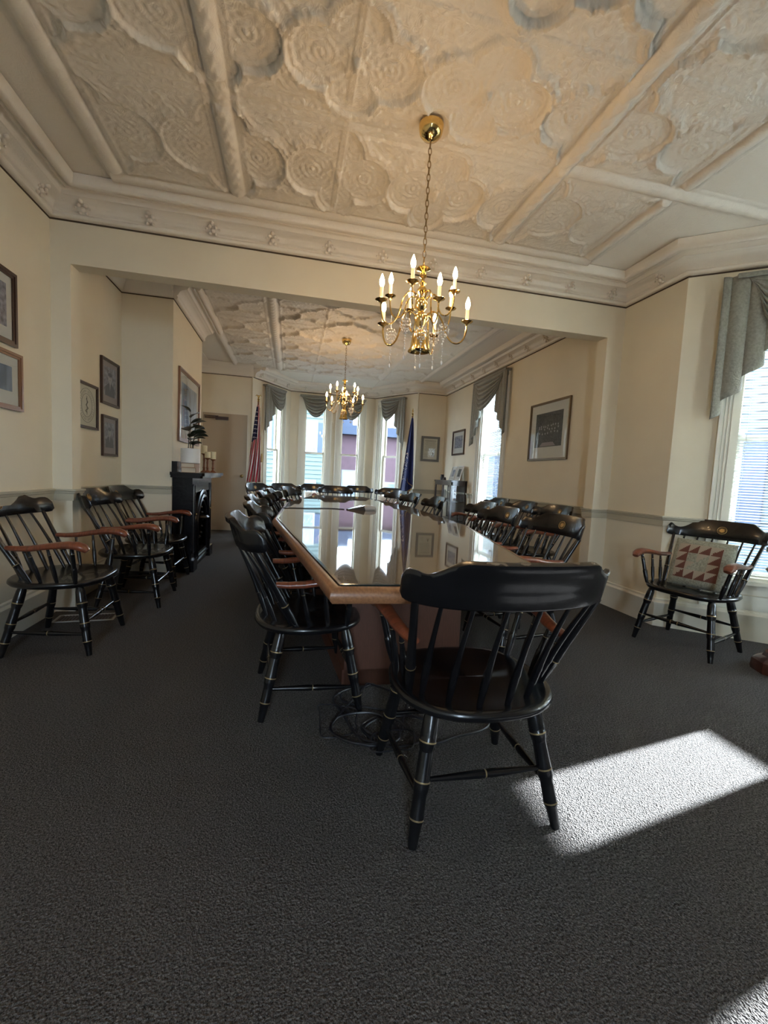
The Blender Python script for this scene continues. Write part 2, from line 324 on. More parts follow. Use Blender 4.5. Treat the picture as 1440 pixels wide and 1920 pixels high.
# ------------------------------------------------------------------ pressed tin ceilings
def smooth(x, a, b): t = np.clip((x-a)/(b-a), 0, 1); return t*t*(3-2*t)
def tile(u, v, amp=1.0):
    """one plate, u,v in -.5..+.5, height in metres downward; cusped four-lobed mouldings centred on the side seams, touching mid-plate"""
    w = u-np.sign(u+1e-9)*.5
    d = np.minimum.reduce([np.hypot(w-.255, v)-.245, np.hypot(w+.255, v)-.245, np.hypot(w*1.0, v-.235)-.20, np.hypot(w, v+.235)-.20])
    h = .030*np.exp(-((d-.005)/.015)**2)+.020*np.exp(-((d-.036)/.009)**2)+.008*np.exp(-((d-.055)/.008)**2)+.012*np.exp(-((d+.034)/.009)**2)+.018*smooth(d, -.03, .03)
    for cx_, cy_ in ((.25, 0), (-.25, 0)):
        rr = np.hypot(u-cx_, (v-cy_)*1.05); an = np.arctan2(v-cy_, u-cx_)
        h += .0060*np.cos(rr*120)*np.exp(-(rr/.13)**2)*(1+.5*np.cos(an*7+rr*40))+.010*np.exp(-(rr/.022)**2)
    for sg in (-1, 1):                                                     # palmettes above and below the plate centre
        y_ = sg*v-.20; rr = np.hypot(u, y_); an = np.arctan2(u, y_)
        h += .0075*np.exp(-((rr-.075-.03*np.cos(an*5))/.014)**2)+.007*np.exp(-(u/.012)**2-((y_+.02)/.07)**2)
        for q in (-1, 1): r2 = np.hypot(u-q*.13, y_-.05); h += .006*np.exp(-((r2-.045)/.011)**2)+.004*np.exp(-(r2/.014)**2); r3 = np.hypot(u-q*.10, y_-.22); h += .005*np.exp(-((r3-.04)/.011)**2)
    rr = np.hypot(w, v); an = np.arctan2(v, w+1e-9); h += .006*np.exp(-((rr-.10-.02*np.cos(an*6))/.014)**2)
    return h*amp
def scroll(x, y):
    a = np.sin(61*x+2.9*np.sin(37*y+1.1))*np.sin(57*y+2.7*np.sin(35*x)); b = np.sin(128*x+3*np.sin(77*y))*np.cos(121*y+3*np.sin(83*x))
    return .0042*np.exp(-(a/.28)**2)+.0012*b
def rib(d, w=.05, hh=.042):
    t = np.clip(np.abs(d)/w, 0, 1); return hh*np.sqrt(np.clip(1-t*t, 0, 1))+.012*np.exp(-((np.abs(d)-w-.012)/.007)**2)+.009*np.exp(-((np.abs(d)-w-.034)/.006)**2)
def seam(d): return .011*np.exp(-((np.abs(d)-.010)/.005)**2)
def ceiling(name, x0, x1, y0, y1, res, poly, xs, ys, s, edge_y, right_rib):
    nx, ny = int((x1-x0)/res), int((y1-y0)/res)
    X, Y = np.meshgrid(np.linspace(x0, x1, nx+1), np.linspace(y0, y1, ny+1), indexing='ij')
    xa, xb, xc, xd = xs            # outer rib, inner rib, inner rib, outer rib
    yr = ys                        # first cross line below the border row
    H = np.zeros_like(X)
    n = 3; sx = (xc-xb)/n
    U = ((X-xb)/sx) % 1-.5; V = ((yr-Y)/s) % 1-.5
    core = (X > xb) & (X < xc)
    # border row beside the divider: plates as deep as the row
    row = Y > yr; hrow = edge_y-yr
    Vr = np.clip((Y-yr)/hrow, 0, 1)-.5
    T = tile(U, V); Tr = tile(U, Vr, .9)
    Ub = np.where(X < xb, (X-xa)/(xb-xa), (X-xc)/(xd-xc)); Ub = np.clip(Ub, 0, 1)-.5
    Tb = tile(Ub, V, .75)
    side = ((X > xa) & (X < xb)) | ((X > xc) & (X < xd))
    H = np.where(core & ~row, T, H); H = np.where(core & row, Tr, H); H = np.where(side & ~row, Tb, H); H = np.where(side & row, .45*tile(Ub, Vr*1.0), H)
    inside = (X > xa) & (X < xd) & (Y < edge_y)
    H = H+np.where(inside, scroll(X, Y), .0012*np.sin(X*300)*np.sin(Y*300))
    # seams
    for k in range(1, n): H = np.maximum(H, np.where(core, seam(X-(xb+k*sx)), 0)+H*.999*(np.abs(X-(xb+k*sx)) > .004))
    H = H+np.where(inside & ~row, seam(((yr-Y+.5*s) % s)-.5*s), 0)
    flat = lambda m: smooth(np.abs(m), .045, .085)
    col = 1+.22*np.exp(-((Y-yr)/.02)**2)
    for xx in (xb, xc): H = np.where(Y < edge_y, H*flat(X-xx)+rib(X-xx)*(1+.10*np.sin(Y*70+2*np.sin((X-xx)*90)))*col, H)
    for xx in (xa, xd): H = np.where(Y < edge_y, H*flat(X-xx)+rib(X-xx, .045, .036), H)
    m = (np.abs(Y-edge_y) < .12) & (X > xa-.05) & (X < xd+.05); H = np.where(m, H*flat(Y-edge_y)+rib(Y-edge_y, .045, .034), H)
    band = (Y < yr+.07) & (Y > yr-.07)
    if right_rib: H = np.where(band & (X > xc+.04), np.maximum(H*flat(Y-yr), rib(Y-yr, .045, .036)*(1+.06*np.sin(X*60))), H)
    bt = .006*np.exp(-((Y-yr+.035)/.012)**2)*(1+.5*np.sin(X*190))+.005*np.exp(-((Y-yr-.03)/.01)**2)
    H = np.where((X > xa+.05) & (X < (xc if right_rib else xd)-.05) & (np.abs(Y-yr) < .08), np.where(core | (X < xb), H*.6+bt, H), H)
    for qx, qy in ((.675, 2.36), (.705, 6.15)): H = H*smooth(np.hypot(X-qx, Y-qy), .075, .11)
    A = np.stack([X, Y, ZT+.024-H], -1)
    # keep only what lies over the room
    P = np.array(poly); cx_, cy_ = (X[:-1, :-1]+X[1:, 1:])/2, (Y[:-1, :-1]+Y[1:, 1:])/2; ins = np.zeros(cx_.shape, bool)
    for i in range(len(P)):
        (ax, ay), (bx, by) = P[i], P[(i+1) % len(P)]
        if ay == by: continue
        c = ((ay > cy_) != (by > cy_)) & (cx_ < (bx-ax)*(cy_-ay)/(by-ay)+ax); ins ^= c
    nv = A.shape[1]; I, J = np.nonzero(ins); q = np.stack([I*nv+J, I*nv+J+1, (I+1)*nv+J+1, (I+1)*nv+J], -1)
    me = bpy.data.meshes.new(name); me.vertices.add(A.shape[0]*nv); me.vertices.foreach_set('co', A.reshape(-1).astype(np.float32))
    me.loops.add(q.size); me.loops.foreach_set('vertex_index', q.reshape(-1).astype(np.int32)); me.polygons.add(len(q))
    me.polygons.foreach_set('loop_start', (np.arange(len(q))*4).astype(np.int32)); me.polygons.foreach_set('loop_total', np.full(len(q), 4, np.int32))
    me.polygons.foreach_set('use_smooth', np.ones(len(q), bool)); me.materials.append(MCEIL); me.update(calc_edges=True)
    o = bpy.data.objects.new(name, me); COL.objects.link(o); return struct(o)
def grow(poly, d=.03):
    P = [np.array(p, float) for p in poly]; out = []
    for i in range(len(P)):
        a = P[i]-P[i-1]; a /= np.hypot(*a); b = P[(i+1) % len(P)]-P[i]; b /= np.hypot(*b); n = np.array([-a[1], a[0]])+np.array([-b[1], b[0]]); out.append(tuple(P[i]-n*d))
    return out
ceiling('ceiling', -1.9, 4.2, -2.8, 3.66, .0092, grow(FRONT), (-1.167, -.41, 1.53, 2.34), 2.45, .648, 3.33, True)
ceiling('ceiling_far', -1.9, 3.2, 3.74, 9.6, .014, grow(FAR), (-1.03, -.26, 1.65, 2.42), 7.65, .648, 8.35, False)
mb = MB(); mb.add([(x, y, 3.07) for x, y in FRONT]+[(x, y, 3.2) for x, y in FRONT], [tuple(range(8)), tuple(range(8, 16))]+[(i, (i+1) % 8, 8+(i+1) % 8, 8+i) for i in range(8)])
k = len(FAR); mb.add([(x, y, 3.07) for x, y in FAR]+[(x, y, 3.2) for x, y in FAR], [tuple(range(k)), tuple(range(k, 2*k))]+[(i, (i+1) % k, k+(i+1) % k, k+i) for i in range(k)])
mb.box(-1.9, 3.2, 3.5, 3.9, 3.07, 3.2)
struct(mb.build('ceiling_slab', MROOF, smooth=False))

# ------------------------------------------------------------------ windows
wn = [0]
def window(fr, s0, s1, z0=ZW0, z1=ZW1, cas=.105, portal=True, mr=1.575):
    wn[0] += 1
    r = bpy.data.objects.new('window_%d' % wn[0], None); COL.objects.link(r); struct(r); mid = fr.pt((s0+s1)/2, 0, 0); r.location = mid
    inv = Matrix.Translation(Vector(mid)).inverted()
    def B(mb, name, m, **k): o = mb.build(name, m, r, **k); o.matrix_parent_inverse = inv; return o
    mb = MB(); w = .03
    mb.fbox(fr, s0, s0+w, -.15, .0, z0, z1); mb.fbox(fr, s1-w, s1, -.15, 0, z0, z1); mb.fbox(fr, s0, s1, -.15, 0, z1-w, z1); mb.fbox(fr, s0, s1, -.15, 0, z0, z0+.02)
    B(mb, 'window_frame', MWIN, smooth=False)
    mb = MB()
    for (a, b) in ((s0-cas, s0+.006), (s1-.006, s1+cas)):
        mb.fbox(fr, a, b, 0, .02, ZB, z1+.02)
        q = (b-a)/5
        for j in (1, 2, 3): mb.fbox(fr, a+q*(j+.15), a+q*(j+.6), .02, .028, ZB+.1, z1-.03)
        mb.fbox(fr, a-.004 if a < s0 else b-.02, a+.02 if a < s0 else b+.004, .0, .034, ZB, z1+.02)
    mb.fbox(fr, s0-cas, s1+cas, 0, .024, z1, z1+cas); mb.fbox(fr, s0-cas-.01, s1+cas+.01, 0, .045, z1+cas-.012, z1+cas+.012)
    B(mb, 'window_casing', MWIN, smooth=False)
    mb = MB(); mb.fbox(fr, s0-cas-.02, s1+cas+.02, -.02, .06, z0-.03, z0); mb.fbox(fr, s0-cas, s1+cas, 0, .02, z0-.11, z0-.03)
    mb.fbox(fr, s0, s1, 0, .012, ZB, z0-.12)
    B(mb, 'window_sill', MWIN, smooth=False)
    for nm, (a, b, t) in dict(lower_sash=(z0+.02, mr+.02, -.06), upper_sash=(mr-.02, z1-w, -.1)).items():
        mb = MB(); q = .032; e0, e1 = s0+w, s1-w
        mb.fbox(fr, e0, e0+q, t-.03, t, a, b); mb.fbox(fr, e1-q, e1, t-.03, t, a, b); mb.fbox(fr, e0, e1, t-.03, t, a, a+.035); mb.fbox(fr, e0, e1, t-.03, t, b-.035, b)
        sa = B(mb, nm, MWIN, smooth=False)
        g = MB(); g.add([fr.pt(e0+q, t-.015, a+.03), fr.pt(e1-q, t-.015, a+.03), fr.pt(e1-q, t-.015, b-.03), fr.pt(e0+q, t-.015, b-.03)], [(0, 1, 2, 3)])
        o = g.build('window_pane', MGL, sa, smooth=False)
        o.matrix_parent_inverse = Matrix.Identity(4)
    if portal:
        l = bpy.data.lights.new('daylight_portal', 'AREA'); l.shape = 'RECTANGLE'; l.size = s1-s0; l.size_y = z1-z0; l.cycles.is_portal = True
        lo = bpy.data.objects.new('daylight_portal', l); COL.objects.link(lo); lo.location = fr.pt((s0+s1)/2, -.17, (z0+z1)/2)
        lo.rotation_euler = Vector((fr.n[0], fr.n[1], 0)).to_track_quat('-Z', 'Y').to_euler()
    return r
window(F_c3, .32, .80); window(F_c2, 1.045, 1.53); window(F_c2, .30, .75); window(F_c1, .485, .995)
window(F_r, 5.90-2.975, 6.66-2.975); window(F_b1, .37, .80); window(F_b2, .218, .648); window(F_b2, .968, 1.398); window(F_b3, .40, .83); window(F_bk, 1.0, 1.6)  # last one is an unseen back window added to brighten the room

def blind(fr, s0, s1, ztop, zbot, label, tilt=35, group=None, t0=-.025):
    mid = fr.pt((s0+s1)/2, t0, zbot)
    r = thing('venetian_blind', mid, 0, label, 'blind', group); inv = Matrix.Translation(Vector(mid)).inverted()
    mb = MB(); z = zbot+.02; w = .0115; ct, st = math.cos(math.radians(tilt)), math.sin(math.radians(tilt))
    while z < ztop-.02:
        for k in (0,):
            a = [fr.pt(s0, t0-w*ct, z-w*st), fr.pt(s1, t0-w*ct, z-w*st), fr.pt(s1, t0, z+.0014), fr.pt(s0, t0, z+.0014), fr.pt(s1, t0+w*ct, z+w*st), fr.pt(s0, t0+w*ct, z+w*st)]
            mb.add(a, [(0, 1, 2, 3), (3, 2, 4, 5)])
        z += .0215
    o = mb.build('slats', MBLIND, r, smooth=True); o.matrix_parent_inverse = inv; tag(o, kind=None)
    mb = MB(); mb.fbox(fr, s0, s1, t0-.014, t0+.014, ztop-.03, ztop); o = mb.build('head_rail', MBLIND, r, smooth=False); o.matrix_parent_inverse = inv
    mb = MB(); mb.fbox(fr, s0, s1, t0-.012, t0+.012, zbot, zbot+.012); o = mb.build('bottom_rail', MBLIND, r, smooth=False); o.matrix_parent_inverse = inv
    for a in (.15, .85):
        mb = MB(); q = s0+(s1-s0)*a; mb.tube([fr.pt(q, t0+.014, zbot), fr.pt(q, t0+.014, ztop)], .0012, 4); o = mb.build('cord', MBLIND, r); o.matrix_parent_inverse = inv
    mb = MB(); q = s0+(s1-s0)*.08; mb.tube([fr.pt(q, t0+.025, ztop-.03), fr.pt(q, t0+.03, ztop-1.2)], .003, 6); o = mb.build('tilt_wand', MBLIND, r); o.matrix_parent_inverse = inv
blind(F_r, 5.93-2.975, 6.63-2.975, 2.62, .50, 'white venetian blind lowered over the tall window between the two wall pictures', 12)
blind(F_b1, .40, .77, 2.62, .50, 'white venetian blind in the window behind the chair with the quilted cushion', 24)
blind(F_b2, .248, .618, 2.62, .78, 'white venetian blind half raised to shape the sun patch, unseen in the middle bay window nearer the back wall', 56)  # out of view; drop and tilt set to cut off the sun patch
blind(F_b2, .998, 1.368, 2.62, .78, 'white venetian blind half raised to shape the sun patch, unseen in the middle bay window beside the cushioned chair', 56)  # also out of view, its height and slats shaped for the sun patch
blind(F_b3, .43, .80, 2.62, .50, 'white venetian blind lowered in the rear bay window', 35)

# valances -------------------------------------------------------------
def swag(mb, fr, s0, s1, ztop, drop, skew=.5, t=.06, nf=6):
    nu, nv = 41, 61; A = np.zeros((nu, nv, 3))
    for i in range(nu):
        u = i/(nu-1)
        c = (u/skew if u < skew else (1-u)/(1-skew)); prof = math.sin(min(1, c)*PI/2)**.75
        for j in range(nv):
            v = j/(nv-1); z = ztop-drop*(v**.85)*(.12+.88*prof)*(.2+.8*min(1, 6*min(u, 1-u)+.2)) - .0
            f = abs(math.sin(v*PI*nf+.6*math.sin(u*PI)))
            tt = t+.05*math.sin(u*PI)*math.sin(v*PI*.55)+.058*f*(.30+.70*math.sin(u*PI))
            ss = s0+(s1-s0)*(u+(.5-u)*.08*v)
            A[i, j] = fr.pt(ss, tt, z-.020*f)
    mb.grid(A)
def tail(mb, fr, s0, s1, ztop, z_out, z_in, t=.07, n=3.5):
    """pleated tail: long at s0, short at s1, zig-zag hem"""
    nu, nv = 72, 14; A = np.zeros((nu, nv, 3))
    for i in range(nu):
        u = i/(nu-1); ph = u*n*2*PI
        zb = z_out+(z_in-z_out)*u
        for j in range(nv):
            v = j/(nv-1); sp_ = .55+.45*v
            ss = s0+(s1-s0)*(u*.96+.16*math.sin(ph)/n*2*sp_)+(s1-s0)*(.0)*(1-v)
            A[i, j] = fr.pt(ss, t+.028*math.cos(ph)*sp_, ztop+(zb-ztop)*v)
    mb.grid(A)
def valance(fr, s0, s1, label, ztop=2.765, sw=None, tails=(), group=None):
    mid = fr.pt((s0+s1)/2, .05, ztop-.3); r = thing('swag_valance', mid, 0, label, 'curtain', group); inv = Matrix.Translation(Vector(mid)).inverted()
    def B(mb, nm): o = mb.build(nm, MFAB, r, ang=80, solid=.004); o.matrix_parent_inverse = inv
    mb = MB(); swag(mb, fr, *sw[:2], ztop, sw[2], sw[3]); B(mb, 'swag')
    for t_ in tails: mb = MB(); tail(mb, fr, t_[0], t_[1], ztop, t_[2], t_[3], n=t_[4] if len(t_) > 4 else 3.5); B(mb, 'tail')
    mb = MB(); mb.fbox(fr, s0, s1, .0, .10, ztop-.02, ztop+.012); o = mb.build('valance_board', MFAB, r, smooth=False); o.matrix_parent_inverse = inv
valance(F_c3, .30, .95, 'grey swag with a pleated tail over the far bay window beside the striped flag', sw=(.28, .86, .42, .5), tails=((.96, .62, 1.86, 2.30),))
valance(F_c2, 1.02, 1.62, 'grey swag over the far bay window left of the small chandelier', sw=(.98, 1.60, .44, .5))
valance(F_c2, .22, .82, 'grey swag over the far bay window behind the small chandelier', sw=(.22, .84, .44, .5))
valance(F_c1, .28, .90, 'grey swag with a pleated tail over the far bay window beside the navy flag', sw=(.38, .98, .44, .55), tails=((.26, .56, 1.70, 2.26),))
valance(F_r, 5.76-2.975, 6.84-2.975, 'taupe swag with two pleated tails over the tall window on the right wall', sw=(5.80-2.975, 6.85-2.975, .50, .62), tails=((5.74-2.975, 6.08-2.975, 1.80, 2.25), (6.90-2.975, 6.62-2.975, 1.72, 2.2)))
valance(F_b1, .28, .90, 'patterned sage swag with a long pleated tail behind the cushioned chair', sw=(.10, .84, .52, .5), tails=((.985, .56, 1.70, 2.32), (.24, .50, 1.9, 2.3)))
valance(F_b2, .9, 1.47, 'patterned sage swag over the middle bay window beside the cushioned chair', sw=(.92, 1.45, .45, .5))
valance(F_b2, .15, .72, 'patterned sage swag over the middle bay window nearer the back wall', sw=(.17, .70, .45, .5))
valance(F_b3, .32, .91, 'patterned sage swag over the rear bay window', sw=(.34, .90, .45, .5))
# ------------------------------------------------------------------ door
d = bpy.data.objects.new('door_1', None); COL.objects.link(d); struct(d); d.location = (-1.19, 8.38, 0)
mb = MB(); mb.box(-.385, .385, -.012, .012, .01, 2.14); mb.build('door_leaf', MWF, d, smooth=False)
mb = MB(); mb.box(-.395, -.385, -.014, .015, 0, 2.15); mb.box(.385, .395, -.014, .015, 0, 2.15); mb.box(-.395, .395, -.014, .015, 2.14, 2.15); mb.build('door_frame', MTRIM, d, smooth=False)
mb = MB(); mb.tube([(.31, -.012, 1.02), (.31, -.05, 1.02)], .011, 10); mb.ball((.31, -.07, 1.02), .028, 14); mb.tube([(.31, -.012, 1.02), (.31, -.018, 1.02)], .03, 16); mb.build('door_knob', MBRASSD, d)
mb = MB(); mb.box(-.16, .06, -.075, -.012, 2.02, 2.075); mb.box(-.34, -.1, -.1, -.075, 2.035, 2.055); mb.box(-.34, -.10, -.14, -.1, 2.065, 2.08); mb.build('door_closer', MFD, d, smooth=False)

# ------------------------------------------------------------------ captain's chairs
def turned(mb, p, q, prof, n=12, rings=()):
    """turned member from p to q; prof = (t, radius); rings = t of gold lines"""
    p, q = Vector(p), Vector(q); T = sorted(set([t for t, _ in prof]+[t+d_ for t in rings for d_ in (-.006, .006)]+[i/12 for i in range(13)]))
    tt = [a for a, _ in prof]; rr = [b for _, b in prof]; R = [float(np.interp(t, tt, rr)) for t in T]
    mis = [1 if any(abs((T[i]+T[i+1])/2-t) < .0061 for t in rings) else 0 for i in range(len(T)-1)]
    for i, t in enumerate(T):
        if any(abs(t-g) < .0065 for g in rings): R[i] += .0012
    mb.tube([p+(q-p)*t for t in T], R, n, mis=mis)
def crest_pt(s, v, side=0, dz=0):
    """s -1..1 across, v 0..1 bottom..top"""
    a = abs(s)
    top = float(np.interp(a, [0, .45, .53, .60, .67, .75, .84, .92, .967, 1], [.918, .917, .909, .893, .880, .875, .883, .883, .874, .855]))
    bot = float(np.interp(a, [0, .5, .88, .96, 1], [.778, .780, .784, .790, .806]))
    z = bot+(top-bot)*v; x = .330*math.sin(s*1.30)/math.sin(1.30)
    y = -.365+.135*(a**2.1)-(z-.80)*.30
    return x, y, z
LEGP = [(0, .013), (.12, .017), (.30, .022), (.36, .019), (.62, .021), (.68, .019), (.86, .017), (1, .012)]
LEGP = [(0, .016), (.10, .025), (.22, .0275), (.30, .026), (.33, .0225), (.60, .025), (.63, .0215), (.82, .022), (.84, .0195), (1, .0145)]
SP = [(0, .009), (.16, .012), (.30, .0135), (.34, .0115), (.6, .009), (1, .0065)]
def make_chair():
    r = thing('captains_chair', (0, 0, 0), 0, 'x', 'chair')
    # seat: shaped, saddled slab
    mb = MB(); n = 48; ol = []
    for i in range(n):
        a = 2*PI*i/n; c, s_ = math.cos(a), math.sin(a)
        if s_ >= 0: x = .285*math.copysign(abs(c)**.55, c); y = .235*(abs(s_)**.7)+.012*(1-abs(c))
        else: x = .285*math.copysign(abs(c)**.8, c); y = -.275*(abs(s_)**.85)
        x *= 1-.10*max(0, y/.24); ol.append((x, y))
    rings = []
    for k, z in ((.0, .404), (.55, .404), (.90, .394), (.965, .402), (1.0, .415), (.99, .428), (.965, .4345), (.90, .434), (.75, .428), (.5, .421), (.25, .419), (.0, .421)):
        rings.append([(x*k, y*k, z+(.006*math.cos(PI*x/.285) if .2 < k < .8 and z > .41 and y > .05 else 0)) for x, y in ol])
    vs = [p for q in rings for p in q]; m = len(rings)
    mb.add(vs, [(i*n+(j+1) % n, i*n+j, (i+1)*n+j, (i+1)*n+(j+1) % n)[::-1] for i in range(m-1) for j in range(n)])
    mb.build('seat', MBLACK, r, ang=60)
    # crest rail
    mb = MB(); ns = 44; SS = [-1+2*i/ns for i in range(ns+1)]; sec = []
    for s in SS:
        th = .011*(1 if abs(s) < .93 else .75); cap = .012*(1-smooth(np.array(abs(s)), .46, .56)); ring = []
        for v, yo in ((0, -.5), (0, .5), (.05, 1), (.5, 1), (.93, 1), (1, .5), (1, -.6), (.96, -1-float(cap)/.011), (.84, -1-float(cap)/.011), (.76, -1), (.4, -1), (.05, -1)):
            x, y, z = crest_pt(s, v); ring.append((x-s*.25*yo*th, y+yo*th*.97, z+(float(cap)*.5 if v > .95 else 0)))
        sec.append(ring)
    k = 12; mb.add([p for q in sec for p in q], [(i*k+j, i*k+(j+1) % k, (i+1)*k+(j+1) % k, (i+1)*k+j) for i in range(ns) for j in range(k)]+[tuple(range(k))[::-1], tuple(ns*k+j for j in range(k))])
    cr_ = mb.build('crest_rail', MBLACK, r, ang=50)
    mb = MB()
    def sp_(a, rr, e=.0135):
        x, z = rr*1.15*math.cos(a), .850+rr*math.sin(a); return (x, -.365+.135*((abs(x)/.33)**2.1)*.8-(z-.80)*.30+e, z)
    mb.tube([sp_(2*PI*i/24, .027) for i in range(24)], .0022, 6, closed=True)
    mb.tube([sp_(2*PI*i/24, .019) for i in range(24)], .0012, 4, closed=True)
    c0 = sp_(0, 0, .0125); k = 20
    mb.add([c0]+[sp_(2*PI*i/k, .013+.004*(i % 2), .0135) for i in range(k)], [(0, 1+(i+1) % k, 1+i) for i in range(k)])
    mb.build('seal', MSEAL, cr_)
    # back posts and spindles
    for i in range(8):
        u = -1+2*i/7; outer = i in (0, 7)
        a = math.pi*.5*u*.92; xb_, yb_ = .235*math.sin(a), -.232*math.cos(a)+.01
        if outer: xb_, yb_ = .240*u, -.085
        xt, yt, zt = crest_pt(u*.80, .06); mb = MB()
        if outer:
            turned(mb, (xb_, yb_, .425), (xt, yt, zt), [(0, .012), (.15, .016), (.3, .017), (.5, .014), (1, .011)], 12, (.31,)); mb.build('back_post', [MBLACK, MGOLD], r)
        else:
            mid = ((xb_+xt)/2, (yb_+yt)/2+.018, (.425+zt)/2); pts = []
            for t in [j/12 for j in range(13)]:
                pts.append(tuple((1-t)**2*a_+2*t*(1-t)*b_+t*t*c_ for a_, b_, c_ in zip((xb_, yb_, .425), mid, (xt, yt, zt))))
            R = [float(np.interp(t/12, [a_ for a_, _ in SP], [b_ for _, b_ in SP])) for t in range(13)]
            pts.insert(5, tuple(a_*.96+b_*.04 for a_, b_ in zip(pts[4], pts[5]))); R.insert(5, .0135)
            mb.tube(pts, R, 10, mis=[1 if j == 4 else 0 for j in range(len(pts)-1)]); mb.build('spindle', [MBLACK, MGOLD], r)
    # arms
    for sd in (-1, 1):
        P = [(.263, -.185, .635), (.268, -.13, .632), (.278, -.06, .636), (.288, .01, .648), (.296, .08, .658), (.300, .14, .662), (.300, .185, .657), (.299, .215, .645), (.298, .232, .628)]
        Rr = [.016, .019, .021, .022, .025, .028, .031, .030, .020]
        mb = MB(); P = [(sd*x, y, z) for x, y, z in P]; mb.tube(P, Rr, 14, sc=(1.1, .80)); mb.build('arm', MARM, r, ang=60)
        for (x0, y0, x1, y1, z1, big) in ((.238, -.03, .276, -.075, .628, 0), (.246, .055, .286, .025, .642, 0), (.240, .145, .297, .150, .650, 1)):
            mb = MB(); pf = [(0, .010), (.2, .015), (.4, .016), (.44, .013), (.8, .0125), (1, .009)] if big else [(0, .008), (.25, .012), (.5, .012), (.54, .010), (1, .007)]
            turned(mb, (sd*x0, y0, .425), (sd*x1, y1, z1), pf, 10, (.80,) if not big else (.82,)); mb.build('arm_support', [MBLACK, MGOLD], r)
    # legs and stretchers
    top = {}; foot = {}
    for sd in (-1, 1):
        for fb, (tx, ty, fx, fy) in dict(f=(.195, .145, .258, .222), b=(.175, -.150, .247, -.235)).items():
            mb = MB(); p, q = Vector((sd*tx, ty, .408)), Vector((sd*fx, fy, 0)); turned(mb, p, q, LEGP, 14, (.26, .54, .80)); mb.build('leg', [MBLACK, MGOLD], r); top[sd, fb] = p; foot[sd, fb] = q
    L = lambda sd, fb, t: top[sd, fb].lerp(foot[sd, fb], t)
    STR = [(0, .007), (.2, .010), (.45, .014), (.5, .011), (.55, .014), (.8, .010), (1, .007)]
    for p, q, lr in ((L(-1, 'f', .53), L(1, 'f', .53), (.45, .55)), (L(-1, 'b', .54), L(1, 'b', .54), (.5,)), (L(-1, 'f', .70), L(-1, 'b', .66), (.5,)), (L(1, 'f', .70), L(1, 'b', .66), (.5,))):
        mb = MB(); turned(mb, p, q, STR, 10, lr); mb.build('stretcher', [MBLACK, MGOLD], r)
    return r
chair0 = make_chair()
def put_chair(cx, cy_, deg, label, group=None, back=False, first=[True]):
    """deg: direction the sitter looks; back=True: (cx,cy) is the crest centre"""
    a = math.radians(deg)
    if back: cx += .385*math.cos(a); cy_ += .385*math.sin(a)
    r = chair0 if first[0] else copy_tree(chair0); first[0] = False
    r.location = (cx, cy_, 0); r.rotation_euler = (0, 0, a-PI/2); r['label'] = label
    if group: r['group'] = group
    return r
def mk_worn():
    m = MBLACK.copy(); m.name = 'worn_lacquer'; nt = m.node_tree; b = nt.nodes['Principled BSDF']; L = nt.links
    tc = nt.nodes.new('ShaderNodeTexCoord'); n = nt.nodes.new('ShaderNodeTexNoise'); n.inputs['Scale'].default_value = 26; n.inputs['Detail'].default_value = 6
    sx = nt.nodes.new('ShaderNodeSeparateXYZ'); L.new(tc.outputs['Object'], n.inputs[0]); L.new(tc.outputs['Object'], sx.inputs[0])
    h = nt.nodes.new('ShaderNodeMapRange'); h.inputs[1].default_value = .885; h.inputs[2].default_value = .925; L.new(sx.outputs[2], h.inputs[0])
    mu = nt.nodes.new('ShaderNodeMath'); mu.operation = 'MULTIPLY'; L.new(h.outputs[0], mu.inputs[0]); L.new(n.outputs[0], mu.inputs[1])
    r = nt.nodes.new('ShaderNodeValToRGB'); r.color_ramp.elements[0].position = .50; r.color_ramp.elements[0].color = (.005, .005, .006, 1); r.color_ramp.elements[1].position = .56; r.color_ramp.elements[1].color = (.22, .18, .13, 1)
    L.new(mu.outputs[0], r.inputs[0]); L.new(r.outputs[0], b.inputs['Base Color']); return m
MWORN = mk_worn()
put_chair(.648, 1.41, 90, 'black captains chair at the near end of the table, seen from behind')
GT = 'chairs around the conference table'; GW = 'spare chairs along the walls'
for x, y, a, l in ((.12, 2.19, 4, 'black armchair first on the left side of the table, nearest the camera'),
    (.12, 2.98, 2, 'black armchair second from the near end on the left side of the table'),
    (.04, 3.84, 0, 'black armchair third from the near end on the left side of the table'),
    (.07, 4.72, 0, 'black armchair fourth from the near end on the left side of the table'),
    (.12, 5.52, -3, 'black armchair fifth from the near end on the left side of the table'),
    (.30, 6.45, -18, 'black armchair at the far left taper of the table, last of the left side'),
    (1.56, 2.72, 183, 'black armchair first on the right side of the table, nearest the camera'),
    (1.52, 3.47, 180, 'black armchair second from the near end on the right side of the table'),
    (1.70, 4.24, 178, 'black armchair third from the near end on the right side of the table'),
    (1.47, 5.12, 180, 'black armchair fourth from the near end on the right side of the table'),
    (1.42, 6.00, 184, 'black armchair fifth from the near end on the right side of the table'),
    (1.44, 6.80, 196, 'black armchair at the far right taper of the table, last of the right side'),
    (.84, 7.84, -90, 'black armchair at the far head of the table with a bright gold seal')): put_chair(x, y, a, l, GT)
put_chair(-1.344, 3.01, 0, 'black armchair with red-brown arms against the left wall, nearest the camera', GW)
put_chair(-1.22, 3.91, 1, 'black armchair against the left wall beside the edge of the wide opening', GW)
put_chair(-1.25, 4.56, 0, 'black armchair in the left alcove right before the black fireplace', GW)
put_chair(2.91, 2.55, 197, 'black armchair in the right bay holding the rust and sage quilted cushion')
